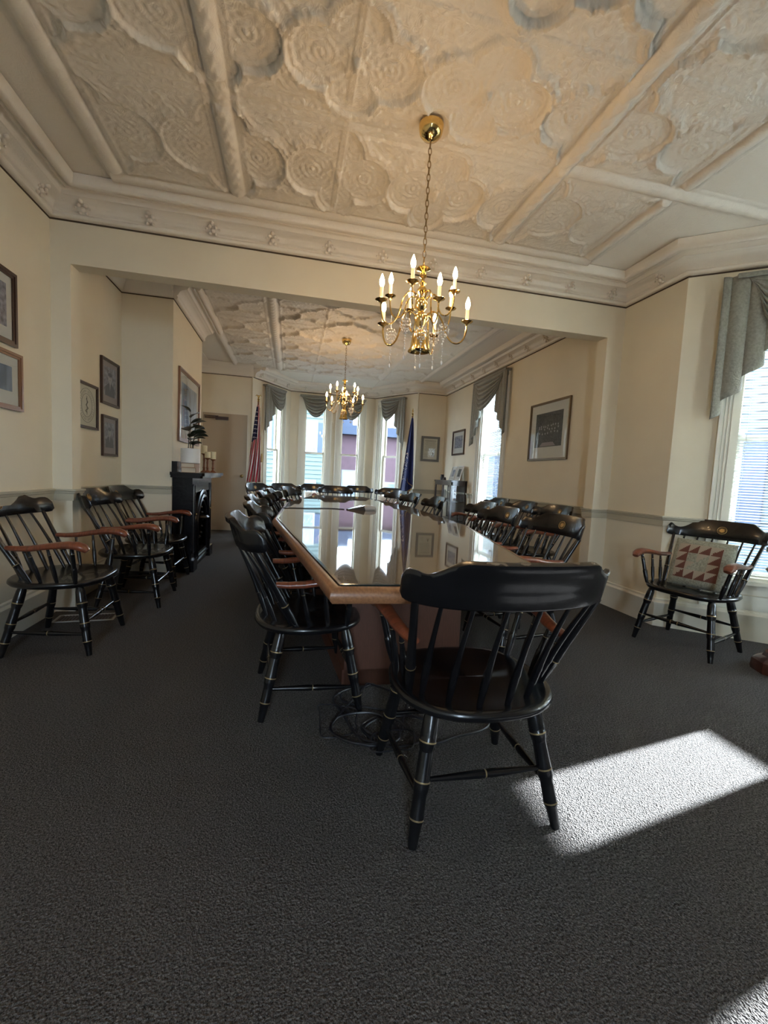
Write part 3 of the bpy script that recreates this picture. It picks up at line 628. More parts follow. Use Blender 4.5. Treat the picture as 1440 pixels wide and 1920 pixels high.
for x, y, a, l in ((2.90, 5.50, 180, 'black armchair against the right wall under the tall window'),
    (2.90, 4.83, 180, 'black armchair against the right wall, middle of the three'),
    (2.90, 4.16, 180, 'black armchair against the right wall under the large group photograph')): put_chair(x, y, a, l, GW, back=True)
for x, y, a, l in ((-.60, 7.72, -38, 'black armchair standing in front of the striped flag'),
    (-.15, 8.46, -60, 'black armchair in the far bay in front of its leftmost window'),
    (.48, 9.10, -88, 'black armchair in the far bay with the star-quilted cushion'),
    (1.40, 9.10, -92, 'black armchair in the far bay behind the right shoulder of the head chair'),
    (2.02, 8.45, -124, 'black armchair in the far bay with a pale cushion in front of the rightmost window')): put_chair(x, y, a, l, GW, back=True)

for c_ in chair0.children:
    if c_.name.startswith('crest_rail'): c_.data = c_.data.copy(); c_.data.materials[0] = MWORN

# ------------------------------------------------------------------ conference table
tb = thing('conference_table', (.728, 4.5, 0), -.0415, 'long boat-shaped wooden conference table with a sheet of glass on top', 'table')
def octo(d=0): 
    L2 = 3.14; h = [(-.46, -L2), (.46, -L2), (.82, -1.0), (.82, 1.0), (.46, L2), (-.46, L2), (-.82, 1.0), (-.82, -1.0)]
    out = []
    for i in range(8):
        p, a, b = np.array(h[i]), np.array(h[i-1]), np.array(h[(i+1) % 8]); u = p-a; u /= np.hypot(*u); v = b-p; v /= np.hypot(*v)
        n = np.array([-u[1], u[0]])+np.array([-v[1], v[0]]); n /= (n@np.array([-u[1], u[0]])); out.append(tuple(p+n*d))
    return out
mb = MB()
lv = [(.035, .700), (.012, .704), (.003, .714), (0, .728), (.003, .742), (.012, .753), (.022, .757), (.034, .758), (.036, .752)]
rg = [[(*p, z) for p in octo(d_)] for d_, z in lv]; n = 8
mb.add([p for q in rg for p in q], [(i*n+j, i*n+(j+1) % n, (i+1)*n+(j+1) % n, (i+1)*n+j) for i in range(len(lv)-1) for j in range(n)]+[tuple(range(n))[::-1], tuple((len(lv)-1)*n+j for j in range(n))])
mb.build('table_top', MWOOD, tb, ang=30)
mb = MB(); n = 8; a, b = octo(.04), octo(.052)
mb.add([(*p, .7525) for p in a]+[(*p, .762) for p in a]+[(*p, .7625) for p in b], [(j, (j+1) % n, n+(j+1) % n, n+j) for j in range(n)]+[(n+j, n+(j+1) % n, 2*n+(j+1) % n, 2*n+j) for j in range(n)]+[tuple(2*n+j for j in range(n))])
g = mb; g.mi = [1]*16+[0]; g.build('glass_top', [MGLASSTOP, MEDGE], tb, smooth=False)
for y0, y1 in ((-2.30, -.75), (.75, 2.30)):
    mb = MB(); w0, w1 = (.32, .50) if y0 < 0 else (.50, .32)
    P = [(-w0, y0), (w0, y0), (w1, y1), (-w1, y1)]; mb.prism(P, .0, .70); mb.prism([(x*1.03, y) for x, y in P], 0, .09)
    mb.build('table_base', MPED, tb, smooth=False)

# ------------------------------------------------------------------ chandeliers
def arm_curve(cx, cz0, tx, ty, tz, n=18):
    """S-curve from the stem to the underside of a cup"""
    d = math.hypot(tx, ty); ux, uy = tx/d, ty/d; P = []
    for p0, p1, p2, p3 in (((.015, cz0), (.05, cz0+.07), (.09, cz0+.06), (d*.42+.02, cz0-.02)), ((d*.42+.02, cz0-.02), (d*.62, tz-.14), (d*1.02, tz-.13), (d, tz))):
        for i in range(n+1):
            t = i/n; q = [(1-t)**3*a+3*t*(1-t)**2*b+3*t*t*(1-t)*c+t**3*e for a, b, c, e in zip(p0, p1, p2, p3)]; P.append((cx[0]+ux*q[0], cx[1]+uy*q[0], q[1]))
    return P
def chandelier(x, y, cups, ztop, zbot, zt, label, jit=0):
    r = thing('chandelier', (x, y, ZT), 0, label, 'chandelier')
    mb = MB(); mb.lathe([(.012, -.066), (.022, -.060), (.045, -.050), (.060, -.032), (.064, -.012), (.066, 0), (.066, .01)], (0, 0, 0), 32); mb.build('canopy', MBRASS, r)
    mb = MB(); z = -.070; i = 0; L_ = .034
    while z > ztop-ZT+.005:
        P = []
        for j in range(12):
            a = 2*PI*j/12; u, v = .0085*math.cos(a), .021*math.sin(a); P.append((u, 0, z-L_/2+v) if i % 2 else (0, u, z-L_/2+v))
        mb.tube(P, .0022, 6, closed=True); z -= L_-.001; i += 1
    mb.build('chain', MBRASSD, r)
    H = ztop-zbot; zb = zbot-ZT; f = lambda q: zb+H*q
    mb = MB(); mb.lathe([(.004, f(1)), (.010, f(.985)), (.036, f(.955)), (.040, f(.94)), (.022, f(.925)), (.010, f(.91)), (.018, f(.885)), (.020, f(.86)), (.009, f(.84)), (.009, f(.81)), (.020, f(.78)), (.013, f(.75)), (.024, f(.72)), (.028, f(.69)), (.015, f(.66)), (.012, f(.62)), (.026, f(.59)), (.034, f(.55)), (.028, f(.50)), (.014, f(.46)), (.032, f(.42)), (.038, f(.37)), (.030, f(.32)), (.020, f(.28)), (.013, f(.25)), (.013, f(.22))], n=24)
    mb.build('column', MBRASS, r)
    mb = MB(); mb.lathe([(.012, f(.26)), (.030, f(.235)), (.043, f(.19)), (.047, f(.12)), (.050, f(.05)), (.062, f(.01)), (.064, f(0)), (.060, f(.005)), (.046, f(.06)), (.042, f(.12)), (.0, f(.13))], n=28); mb.build('bell', MBRASS, r)
    mb = MB(); mb.ball((0, 0, f(.06)), .026, 14); mb.build('bell_ball', MDPLAS, r)
    for (tx, ty, tz, low) in cups:
        P = arm_curve((0, 0), f(.36 if low else .56), tx, ty, tz-ZT-.012)
        mb = MB(); mb.tube(P, .0046, 8); ar = mb.build('arm', MBRASS, r)
        mb = MB(); c = (tx, ty, tz-ZT); mb.lathe([(.004, -.022), (.008, -.012), (.014, -.006), (.028, -.001), (.033, .004), (.031, .006), (.012, .002), (.0, .002)], c, 20); mb.build('drip_cup', MBRASS, ar)
        mb = MB(); mb.lathe([(.0095, .002), (.0095, .066), (.006, .070)], c, 12); mb.build('candle_sleeve', MCANDLE, ar)
        mb = MB(); mb.lathe([(.006, .068), (.010, .076), (.0135, .090), (.0125, .102), (.007, .120), (.002, .133)], c, 10); mb.build('bulb', MBULB, ar)
    k = 0
    for (px, py, pz) in [(.11, .09, f(.34)), (-.10, -.06, f(.34)), (.10, -.10, f(.30)), (-.03, -.13, f(.22)), (.02, .14, f(.34)), (-.15, .07, f(.30))]:
        mb = MB(); rnd = random.Random(k); k += 1
        for i in range(8):
            a = 2*PI*i/8
            for j in range(5): q = j/4; rr = .030*math.sin(PI*(.25+q*.7)); mb.ball((px+rr*math.cos(a), py+rr*math.sin(a), pz-.02-.07*q), .0042, 6)
        for i in range(9): mb.ball((px+rnd.uniform(-.003, .003), py, pz-.09-i*.013), .0050-.0003*i, 6)
        mb.ball((px, py, pz-.215), .006, 8, (1, 1, 2.2)); mb.tube([(px, py, pz+.06), (px, py, pz-.2)], .0008, 4)
        mb.build('crystal_pendant', MCRY, r)
    return r
C1 = (.675, 2.36)
cups = [(.572, 2.19, 2.121, 0), (.433, 2.28, 2.047, 0), (.529, 2.51, 2.168, 0), (.724, 2.21, 2.064, 0), (.842, 2.31, 2.156, 0), (.475, 2.41, 1.972, 1), (.663, 2.56, 2.123, 1), (.906, 2.53, 2.153, 1), (.914, 2.28, 1.994, 1), (.795, 2.48, 1.967, 1)]
chandelier(*C1, [(a-C1[0], b-C1[1], z, lo) for a, b, z, lo in cups], 2.30, 1.835, 0, 'large brass candle chandelier with crystals hanging on a long chain over the near end')
cups = [(.205*math.cos(t), .205*math.sin(t), 2.27, 0) for t in [.3+i*2*PI/5 for i in range(5)]]+[(.265*math.cos(t), .265*math.sin(t), 2.13, 1) for t in [-.32+i*2*PI/5 for i in range(5)]]
chandelier(.705, 6.15, cups, 2.48, 1.92, 0, 'smaller-looking brass candle chandelier hanging in the far room before the bay windows')

# ------------------------------------------------------------------ fireplace mantel
mt = thing('fireplace_mantel', (-1.22, 5.49, 0), 0, 'black cast-iron fireplace surround with a shelf on the chimney wall', 'fireplace')
mb = MB(); mb.box(0, .20, -.56, -.40, 0, 1.03); mb.box(0, .20, .40, .56, 0, 1.03); mb.box(0, .20, -.40, .40, .86, 1.03); mb.box(0, .225, -.575, -.385, 0, .13); mb.box(0, .225, .385, .575, 0, .13)
for y in (-.48, .48):
    for (a0, a1, z0, z1) in ((-.06, .06, .94, .95), (-.06, .06, .20, .21), (-.06, -.05, .20, .95), (.05, .06, .20, .95)): mb.box(.20, .206, y+a0, y+a1, z0, z1)
mb.build('surround', MIRON, mt, smooth=False)
mb = MB(); P = [(0, -.665), (.31, -.665), (.335, -.64), (.30, -.45), (.335, -.2), (.335, .2), (.30, .45), (.335, .64), (.31, .665), (0, .665)]; mb.prism(P, 1.045, 1.078); mb.prism([(x*.93, y*.96) for x, y in P], 1.02, 1.05); mb.build('shelf', MIRON, mt, ang=30)
mb = MB()
for rr, w, xx in ((.40, .030, .19), (.345, .024, .205), (.295, .018, .19)):
    mb.tube([(xx, rr*math.cos(a), .44+rr*1.05*math.sin(a)) for a in [PI*i/24 for i in range(25)]], w, 8); 
    for sd in (-1, 1): mb.tube([(xx, sd*rr, .10), (xx, sd*rr, .44)], w, 8)
mb.build('arch_moulding', MIRON, mt)
mb = MB(); mb.box(.03, .12, -.40, .40, .02, .86); mb.build('arch_infill', MIRON, mt, smooth=False)
mb = MB(); mb.lathe([(.0, 0), (.12, .01), (.15, .03), (.13, .05), (.0, .06)], (.13, 0, .52), 20)
for i in range(14): mb.ball((.16, .17*math.cos(i*.449), .50+.2*math.sin(i*.449)), .022, 8)
mb.box(.12, .20, -.27, .27, .02, .16); mb.box(.2, .215, -.27, .27, .06, .075); mb.box(.2, .215, -.27, .27, .11, .125)
mb.build('summer_cover', MIRON, mt)
for y in (-.42, .42):
    mb = MB(); mb.ball((.215, y, .62), .011, 8); mb.build('brass_stud', MBRASS, mt)
mb = MB(); mb.box(.002, .055, -.60, .25, 1.078, 1.19); mb.build('shelf_back', MIRON, mt, smooth=False)

# plant, books, candles
pc = (-1.055, 4.98)
for i, (z, w, l_, a, lb) in enumerate(((1.078, .145, .215, .03, 'thick tan hardback lying on the mantel, lower of the two under the plant pot'), (1.130, .14, .205, -.05, 'tan hardback lying on top of the other book, directly under the plant pot'))):
    b_ = thing('book', (pc[0], pc[1], z), a, lb, 'book', 'books under the plant pot')
    h = .052 if i == 0 else .045; mb = MB(); mb.box(-w/2, w/2, -l_/2, l_/2, 0, .004); mb.box(-w/2, w/2, -l_/2, l_/2, h-.004, h); mb.box(w/2-.004, w/2, -l_/2, l_/2, 0, h); mb.build('cover', MBOOK, b_, smooth=False)
    mb = MB(); mb.box(-w/2+.006, w/2-.004, -l_/2+.005, l_/2-.005, .004, h-.004); mb.build('pages', MPAGE, b_, smooth=False)
pp = thing('potted_plant', (pc[0], pc[1], 1.175), 0, 'dark broad-leaved rubber plant in a white cylinder pot on the mantel', 'plant')
mb = MB(); mb.lathe([(.0, .0), (.088, .0), (.096, .006), (.097, .155), (.091, .158), (.090, .13), (.0, .13)], n=36); mb.build('pot', MWHITE, pp)
mb = MB(); mb.lathe([(0, .125), (.089, .131), (.089, .134), (0, .136)], n=24); mb.build('soil', MSOIL, pp)
def leaf(mb, p, d, L_, w, droop=.3, roll=0):
    p = Vector(p); d = Vector(d).normalized(); s_ = d.cross(Vector((0, 0, 1))).normalized(); u_ = s_.cross(d)
    s_, u_ = s_*math.cos(roll)+u_*math.sin(roll), u_*math.cos(roll)-s_*math.sin(roll)
    A = np.zeros((11, 5, 3))
    for i in range(11):
        t = i/10; ww = w*(math.sin(PI*t**.8)**.8)*.5+.0008; c = p+d*L_*t-Vector((0, 0, 1))*droop*L_*t*t
        for j, k_ in enumerate((-1, -.5, 0, .5, 1)): q = c+s_*ww*k_+u_*abs(k_)*ww*.28; A[i, j] = q
    mb.grid(A)
rnd = random.Random(3); stems = [((0, 0), (-.01, .03), .50), ((.02, .02), (.03, .07), .36), ((-.02, -.02), (0, -.05), .34), ((.01, -.01), (.05, .0), .30)]
for k, ((ax, ay), (bx, by), h) in enumerate(stems):
    mb = MB(); P = [(ax+(bx-ax)*t, ay+(by-ay)*t, .12+h*t*.85) for t in [i/8 for i in range(9)]]; mb.tube(P, [.005-.0003*i for i in range(9)], 8); mb.build('stem', MLEAF, pp)
    nl = 6 if k == 0 else 4
    for i in range(nl):
        t = .30+.70*i/(nl-1); a = rnd.uniform(0, 6.28)+i*2.4; z = .12+h*t*.85; el = .25+.7*t*(1 if k == 0 else .5)
        mb = MB(); leaf(mb, (ax+(bx-ax)*t, ay+(by-ay)*t, z), (math.cos(a), math.sin(a), el), rnd.uniform(.13, .18), rnd.uniform(.085, .11), .25, rnd.uniform(-.5, .5)); mb.build('leaf', MLEAF, pp, ang=80, solid=.0015)
for i, (x, y, hs, hc, lb) in enumerate(((-.985, 5.94, .175, .095, 'tan pillar candle on a turned wooden stick, rightmost of the three on the mantel'), (-1.03, 5.82, .185, .075, 'short pillar candle on a turned wooden stick, lowest of the three on the mantel'), (-1.085, 5.90, .24, .10, 'tallest pillar candle on a turned wooden stick, at the back left of the three'))):
    c_ = thing('candlestick', (x, y, 1.078), 0, lb, 'candle', 'candlesticks on the mantel')
    mb = MB(); mb.lathe([(0, 0), (.042, 0), (.042, .008), (.03, .018), (.014, .03), (.012, .05), (.02, .06), (.012, .07), (.010, hs*.55), (.014, hs*.7), (.010, hs*.8), (.014, hs-.02), (.034, hs-.006), (.036, hs), (0, hs)], n=24); mb.build('stick', MCWOOD, c_)
    mb = MB(); mb.lathe([(0, hs), (.035, hs), (.036, hs+hc), (.03, hs+hc+.002), (0, hs+hc-.006)], n=24); mb.build('candle', MWAX, c_)
    mb = MB(); mb.tube([(0, 0, hs+hc-.008), (.002, 0, hs+hc+.008)], .0012, 5); mb.build('wick', MINK, c_)

# ------------------------------------------------------------------ pictures
def picture(fr, s0, s1, z0, z1, label, mf=MFD, fwid=.022, mm=MMAT, mw=.05, art=MPH, draw=None, cat='picture', dep=.022, group=None, t=.001, tilt=0):
    w, h = s1-s0, z1-z0; c = fr.pt((s0+s1)/2, t, z0); r = thing('framed_picture', c, math.atan2(fr.u[1], fr.u[0]), label, cat, group); r.rotation_euler[0] = tilt
    # local: x along wall, y into room, z up
    mb = MB()
    def ring(x0, x1, a, b, y0, y1, q): mb.box(x0, x1, y0, y1, a, a+q); mb.box(x0, x1, y0, y1, b-q, b); mb.box(x0, x0+q, y0, y1, a+q, b-q); mb.box(x1-q, x1, y0, y1, a+q, b-q)
    ring(-w/2, w/2, 0, h, 0, dep, fwid*.55); ring(-w/2+fwid*.55, w/2-fwid*.55, fwid*.55, h-fwid*.55, 0, dep*.72, fwid*.45); mb.build('frame', mf, r, smooth=False)
    mb = MB(); q = fwid*.9; mb.box(-w/2+q, w/2-q, .002, .006, q, h-q); mb.build('mat', mm, r, smooth=False)
    mb = MB(); q = fwid+mw; qb = q*1.25; mb.box(-w/2+q, w/2-q, .006, .0075, qb, h-q); pr = mb.build('print', art, r, smooth=False)
    if draw: draw(pr, -w/2+q, w/2-q, qb, h-q, .008)
    mb = MB(); q = fwid*.9; mb.add([(-w/2+q, .0125, q), (w/2-q, .0125, q), (w/2-q, .0125, h-q), (-w/2+q, .0125, h-q)], [(0, 1, 2, 3)]); mb.build('glazing', MGL, r, smooth=False)
    return r
def disc(mb, cx, cz, y, rx, rz, n=20, cut=None):
    mb.add([(cx+rx*math.cos(2*PI*i/n), y, cz+rz*math.sin(2*PI*i/n)) for i in range(n)], [tuple(range(n))])
def portrait(pr, x0, x1, z0, z1, y):
    cx, w, h = (x0+x1)/2, x1-x0, z1-z0
    mb = MB(); mb.add([(x0+w*.08, y, z0), (x1-w*.08, y, z0), (x1-w*.10, y, z0+h*.30), (cx+w*.14, y, z0+h*.44), (cx-w*.14, y, z0+h*.44), (x0+w*.10, y, z0+h*.30)], [tuple(range(6))]); mb.build('sitter', MSUIT, pr, smooth=False)
    mb = MB(); disc(mb, cx, z0+h*.63, y+.0006, w*.17, h*.17); mb.add([(cx-w*.07, y+.0006, z0+h*.44), (cx+w*.07, y+.0006, z0+h*.44), (cx+w*.06, y+.0006, z0+h*.55), (cx-w*.06, y+.0006, z0+h*.55)], [(0, 1, 2, 3)])
    mb.add([(cx-w*.05, y+.0006, z0+h*.44), (cx+w*.05, y+.0006, z0+h*.44), (cx, y+.0006, z0+h*.2)], [(0, 1, 2)]); mb.build('face', MSKIN, pr, smooth=False)
    mb = MB(); disc(mb, cx, z0+h*.745, y+.001, w*.175, h*.07)
    for sd in (-1, 1): disc(mb, cx+sd*w*.065, z0+h*.655, y+.001, w*.03, h*.012, 8)
    disc(mb, cx, z0+h*.56, y+.001, w*.05, h*.01, 8); mb.build('hair', MSUIT, pr, smooth=False)
def group_photo(pr, x0, x1, z0, z1, y):
    w, h = x1-x0, z1-z0; mb = MB(); rnd = random.Random(5)
    for row, (zz, k) in enumerate(((.60, 9), (.52, 8), (.40, 7))):
        for i in range(k): disc(mb, x0+w*(.1+.8*(i+.5)/k)+rnd.uniform(-.01, .01), z0+h*(zz+rnd.uniform(-.02, .03)), y, w*.022, h*.03, 10)
    mb.build('faces', MSKIN, pr, smooth=False)
    mb = MB(); mb.add([(x0+w*.2, y, z0+h*.02), (x1-w*.2, y, z0+h*.02), (x1-w*.3, y, z0+h*.13), (x0+w*.3, y, z0+h*.13)], [(0, 1, 2, 3)]); mb.build('lawn', MMATP, pr, smooth=False)
def seal_draw(pr, x0, x1, z0, z1, y):
    cx, cz, R = (x0+x1)/2, (z0+z1)/2, min(x1-x0, z1-z0)*.46
    mb = MB()
    for q in (1, .68): mb.tube([(cx+R*q*math.cos(2*PI*i/40), y, cz+R*q*math.sin(2*PI*i/40)) for i in range(40)], .0013, 5, closed=True)
    for i in range(36):
        if i % 9 in (0,): continue
        a = 2*PI*i/36; mb.tube([(cx+R*.77*math.cos(a), y, cz+R*.77*math.sin(a)), (cx+R*.90*math.cos(a+.03), y, cz+R*.90*math.sin(a+.03))], .0011, 4)
    mb.tube([(cx, y, cz-R*.55), (cx, y, cz+R*.55)], .0017, 5)
    mb.tube([(cx+R*(.05+.13*(1-t))*math.sin(t*15), y+.001, cz-R*.42+R*.85*t) for t in [i/50 for i in range(51)]], .0022, 6); mb.build('emblem', MINK, pr)
def cert(pr, x0, x1, z0, z1, y):
    w, h = x1-x0, z1-z0; mb = MB()
    for k in range(11): q = .08+.12*((k*7) % 3)/3; mb.box(x0+w*q, x1-w*q, y, y+.0004, z1-h*(.10+.05*k), z1-h*(.10+.05*k)+.003*(2 if k == 0 else 1))
    for k in range(3): mb.box(x1-w*.36, x1-w*.08, y, y+.0004, z0+h*(.08+.07*k), z0+h*(.08+.07*k)+.002)
    mb.build('lettering', MINK, pr, smooth=False)
    mb = MB(); a = (x0+w*.28, z0+h*.24)
    for sd in (-1, 1): mb.tube([(a[0], y+.001, a[1]+.01), (a[0]+sd*.022, y+.001, a[1]-.05)], .005, 4)
    mb.ball((a[0], y+.002, a[1]+.012), .011, 10); mb.build('ribbon', MFG, pr)
FL = Fr((XL, 3.631), (XL, -2.6)); S_ = lambda y: 3.631-y
picture(FL, S_(3.203), S_(2.70), 1.82, 2.262, 'dark-framed picture on the left wall above the gilt-framed one', MFD, .034, MMAT, .05, MPHM)
picture(FL, S_(3.25), S_(2.70), 1.432, 1.785, 'gilt wood framed picture on the left wall, lower of the two', MFB, .03, MMAT, .06, MPHB)
FA = Fr((XL2, 4.91), (XL2, YB2)); S_ = lambda y: 4.91-y
picture(FA, S_(4.806), S_(4.402), 1.675, 2.095, 'brown-framed portrait of a bearded man, upper right on the alcove wall', MFD, .024, MMATP, .045, MPHM, portrait)
picture(FA, S_(4.764), S_(4.42), 1.20, 1.576, 'brown-framed portrait of a man in a suit, lowest on the alcove wall', MFD, .024, MMATP, .04, MPHM, portrait)
picture(FA, S_(4.324), S_(3.93), 1.416, 1.794, 'framed round seal with a serpent and staff on the alcove wall', MFD, .022, MPAPER, .01, MPAPER, seal_draw, 'emblem')
FBr = Fr((-1.22, 6.37), (-1.22, 4.91)); S_ = lambda y: 6.37-y
picture(FBr, S_(6.17), S_(5.12), 1.42, 2.22, 'large wood-framed blue print above the fireplace behind the plant', MFB, .04, MMAT, .10, MPHB)
S_ = lambda y: y-2.975
picture(F_r, S_(4.325), S_(5.14), 1.435, 2.145, 'large group photograph in a thin bronze frame on the right wall', MFG, .026, MMAT, .105, MPH, group_photo)
picture(F_r, S_(7.31), S_(7.89), 1.61, 2.067, 'small dark-framed photograph of a building above the glass cabinet', MFD, .034, MMAT, .07, MPHM)
picture(F_r0, 3.04-2.940, 3.04-2.556, 1.495, 1.998, 'slate-framed certificate with a ribbon seal beside the navy flag', MFS, .045, MPAPER, .004, MPAPER, cert, 'certificate')

# ------------------------------------------------------------------ flags
def drape(x, y, ztop, zbot, topw, botw, dirx, fn, name, mats, parent, folds=4, nu=90, nv=130, shift=0, hem=None, dep=.05):
    A = np.zeros((nu, nv, 3))
    for i in range(nu):
        u = i/(nu-1)
        for j in range(nv):
            v = j/(nv-1); w = topw+(botw-topw)*(v**.8); zb = zbot+(hem(u) if hem else 0)
            A[i, j] = (x+w*(u-.5)*1.0+shift*v, y+dep*(v**.5)*math.sin(u*folds*2*PI+v*1.2)-.02, ztop+(zb-ztop)*v)
    mb = MB(); mb.grid(A, lambda i, j: fn(i/(nu-1), j/(nv-1))); return mb.build(name, mats, parent, ang=80, solid=.002), A
def pole(r, x, y, h, fin):
    mb = MB(); mb.lathe([(0, 0), (.12, 0), (.12, .02), (.05, .05), (.02, .08), (.014, .09)], (0, 0, 0), 28); mb.build('base', MBRASSD, r)
    mb = MB(); mb.tube([(0, 0, .05), (0, 0, h)], .013, 12); mb.build('pole', MCWOOD, r)
    mb = MB(); mb.lathe([(.015, h), (.02, h+.01), (.012, h+.025), (.022, h+.04), (.018, h+.055), (.004, h+.07)], (0, 0, 0), 16)
    if fin == 'eagle':
        mb.ball((0, 0, h+.09), .018, 10, (1, 1, 1.6))
        for sd in (-1, 1): mb.tube([(0, 0, h+.09), (sd*.03, 0, h+.12), (sd*.055, 0, h+.10)], [.012, .010, .002], 8)
    else: mb.lathe([(.004, h+.06), (.016, h+.09), (.003, h+.15)], (0, 0, 0), 12)
    mb.build('finial', MBRASS, r)
uf = thing('american_flag', (-.60, 8.12, 0), 0, 'red, white and blue striped flag with stars hanging on its pole by the door', 'flag'); pole(uf, 0, 0, 2.36, 'eagle')
def usf(u, v):
    if v < .46 - .10*(u-.2) and u < .62 and v > .02: return 2
    q = (u*1.05+v*(.55)+.02)*9.2; 
    return 0 if int(q) % 2 else 1
_, A = drape(0, -.03, 2.30, .93, .035, .25, 1, usf, 'flag_cloth', [MRED, MFW, MBLU], uf, folds=2.5, shift=-.045)
mb = MB()
for i in range(6, 54, 8):
    for j in range(12, 56, 7):
        p = A[i+((j//7) % 2)*4, j]; R0 = .010; n = 5
        mb.add([(p[0]+R0*(1 if k % 2 == 0 else .42)*math.sin(k*PI/n), p[1]-.012, p[2]+R0*(1 if k % 2 == 0 else .42)*math.cos(k*PI/n)) for k in range(10)], [tuple(range(10))[::-1]])
mb.build('stars', MFW, uf, smooth=False)
mb = MB()
for dz in (0, .05): mb.tube([(.03, -.03, 2.25), (.07, -.06, 1.75), (.085, -.06, 1.45-dz)], .004, 6); mb.lathe([(.006, 0), (.016, -.02), (.018, -.11), (0, -.11)], (.085, -.06, 1.45-dz), 10)
mb.build('tassel', MFRG, uf)
mf_ = thing('state_flag', (2.26, 8.10, 0), 0, 'navy blue state flag with gold fringe hanging on its pole beside the certificate', 'flag'); pole(mf_, 0, 0, 2.33, 'spear')
_, A = drape(-.01, -.02, 2.29, .85, .03, .26, 1, lambda u, v: 1 if (v > .975 or (u > .985 and v > .7)) else 0, 'flag_cloth', [MNAVY, MFRG], mf_, folds=2.0, shift=-.035, hem=lambda u: .28*max(0, u-.55))
mb = MB(); rnd = random.Random(9)
for k in range(46):
    i = int(rnd.uniform(4, 24)); j = int(rnd.uniform(60, 108)); p = A[i, j]; mb.ball((p[0], p[1]-.006, p[2]), rnd.uniform(.004, .011), 6, (1, .3, 1))
mb.build('crest', MFW, mf_)
mb = MB(); p = [A[int(35+k*2.2), int(104+k*1.1)] for k in range(20)]; mb.tube([(q[0], q[1]-.008, q[2]) for q in p], .006, 5); mb.build('fringe', MFRG, mf_)

# ------------------------------------------------------------------ glass cabinet and its things
cb = thing('display_cabinet', (2.885, 7.515, 0), 0, 'dark wood cabinet with glass doors and sides under the small photograph', 'cabinet')
mb = MB(); X0, X1, Y0, Y1, H = -.145, .145, -.435, .435, 1.135
for x in (X0, X1-.03):
    for y in (Y0, Y1-.03): mb.box(x, x+.03, y, y+.03, 0, H-.03)
mb.box(X0, X1, Y0, Y1, .08, .14); mb.box(X1-.01, X1, Y0, Y1, .1, H-.02); mb.box(X0-.01, X1, Y0-.012, Y1+.012, H-.03, H); mb.box(X0, X1, Y0, Y0+.012, H-.09, H-.03); mb.box(X0, X1, Y0, Y0+.012, .14, .19); mb.build('carcass', MDWOOD, cb, smooth=False)
for y0, y1 in ((Y0+.03, -.002), (.002, Y1-.03)):
    mb = MB(); q = .035
    mb.box(X0, X0+.018, y0, y0+q, .14, H-.03); mb.box(X0, X0+.018, y1-q, y1, .14, H-.03); mb.box(X0, X0+.018, y0+q, y1-q, .14, .19); mb.box(X0, X0+.018, y0+q, y1-q, H-.09, H-.03); dr = mb.build('door', MDWOOD, cb, smooth=False)
    mb = MB(); mb.add([(X0+.009, y0+q, .19), (X0+.009, y1-q, .19), (X0+.009, y1-q, H-.09), (X0+.009, y0+q, H-.09)], [(0, 1, 2, 3)]); mb.build('door_glass', MGL, dr, smooth=False)
mb = MB(); mb.add([(X0+.03, Y0+.01, .19), (X1-.03, Y0+.01, .19), (X1-.03, Y0+.01, H-.09), (X0+.03, Y0+.01, H-.09)], [(0, 1, 2, 3)]); mb.build('side_glass', MGL, cb, smooth=False)
for z in (.42, .75): mb = MB(); mb.box(X0+.02, X1-.01, Y0+.015, Y1-.015, z, z+.012); mb.build('shelf', MDWOOD, cb, smooth=False)
mb = MB(); mb.ball((X0-.01, -.02, .62), .011, 8); mb.ball((X0-.01, .02, .62), .011, 8); mb.build('door_knob', MBRASSD, cb)
FW = Fr((2.90, 6.0), (2.90, 9.0))
for y, w, h, lb, art in ((7.22, .23, .27, 'white-framed photograph leaning on the cabinet, the nearer of two', MPH), (7.50, .23, .26, 'pale-framed photograph leaning on the cabinet, the farther of two', MPHM)):
    picture(FW, y-6-w/2, y-6+w/2, 1.136, 1.136+h, lb, MWHITE, .012, MMAT, .045, art, dep=.015, group='photographs leaning on the cabinet', tilt=math.radians(16))
for y, rr, hh, lb, m_ in ((7.72, .036, .10, 'dark lidded jar on the cabinet left of the leaning photographs', MDPLAS), (7.60, .03, .05, 'low dark bowl on the cabinet between the jar and the photographs', MDWOOD)):
    j = thing('jar', (2.80, y, 1.136), 0, lb, 'jar'); mb = MB(); mb.lathe([(0, 0), (rr, 0), (rr*1.1, hh*.4), (rr*.8, hh*.8), (rr*.6, hh*.85)], n=18); mb.build('body', m_, j)
    mb = MB(); mb.lathe([(rr*.85, hh*.84), (rr*.9, hh), (0, hh*1.02)], n=18); mb.build('lid', MCAB, j)
for y, z, lb in ((7.3, .762, 'small pale statuette inside the cabinet, nearer on the upper shelf'), (7.72, .762, 'pale vase inside the cabinet, farther on the upper shelf')):
    j = MB(); j.lathe([(0, 0), (.03, 0), (.02, .03), (.035, .08), (.02, .15), (.028, .19), (0, .2)], (2.86, y, z), 16); tag(j.build('ornament', MWHITE), lb, 'ornament')

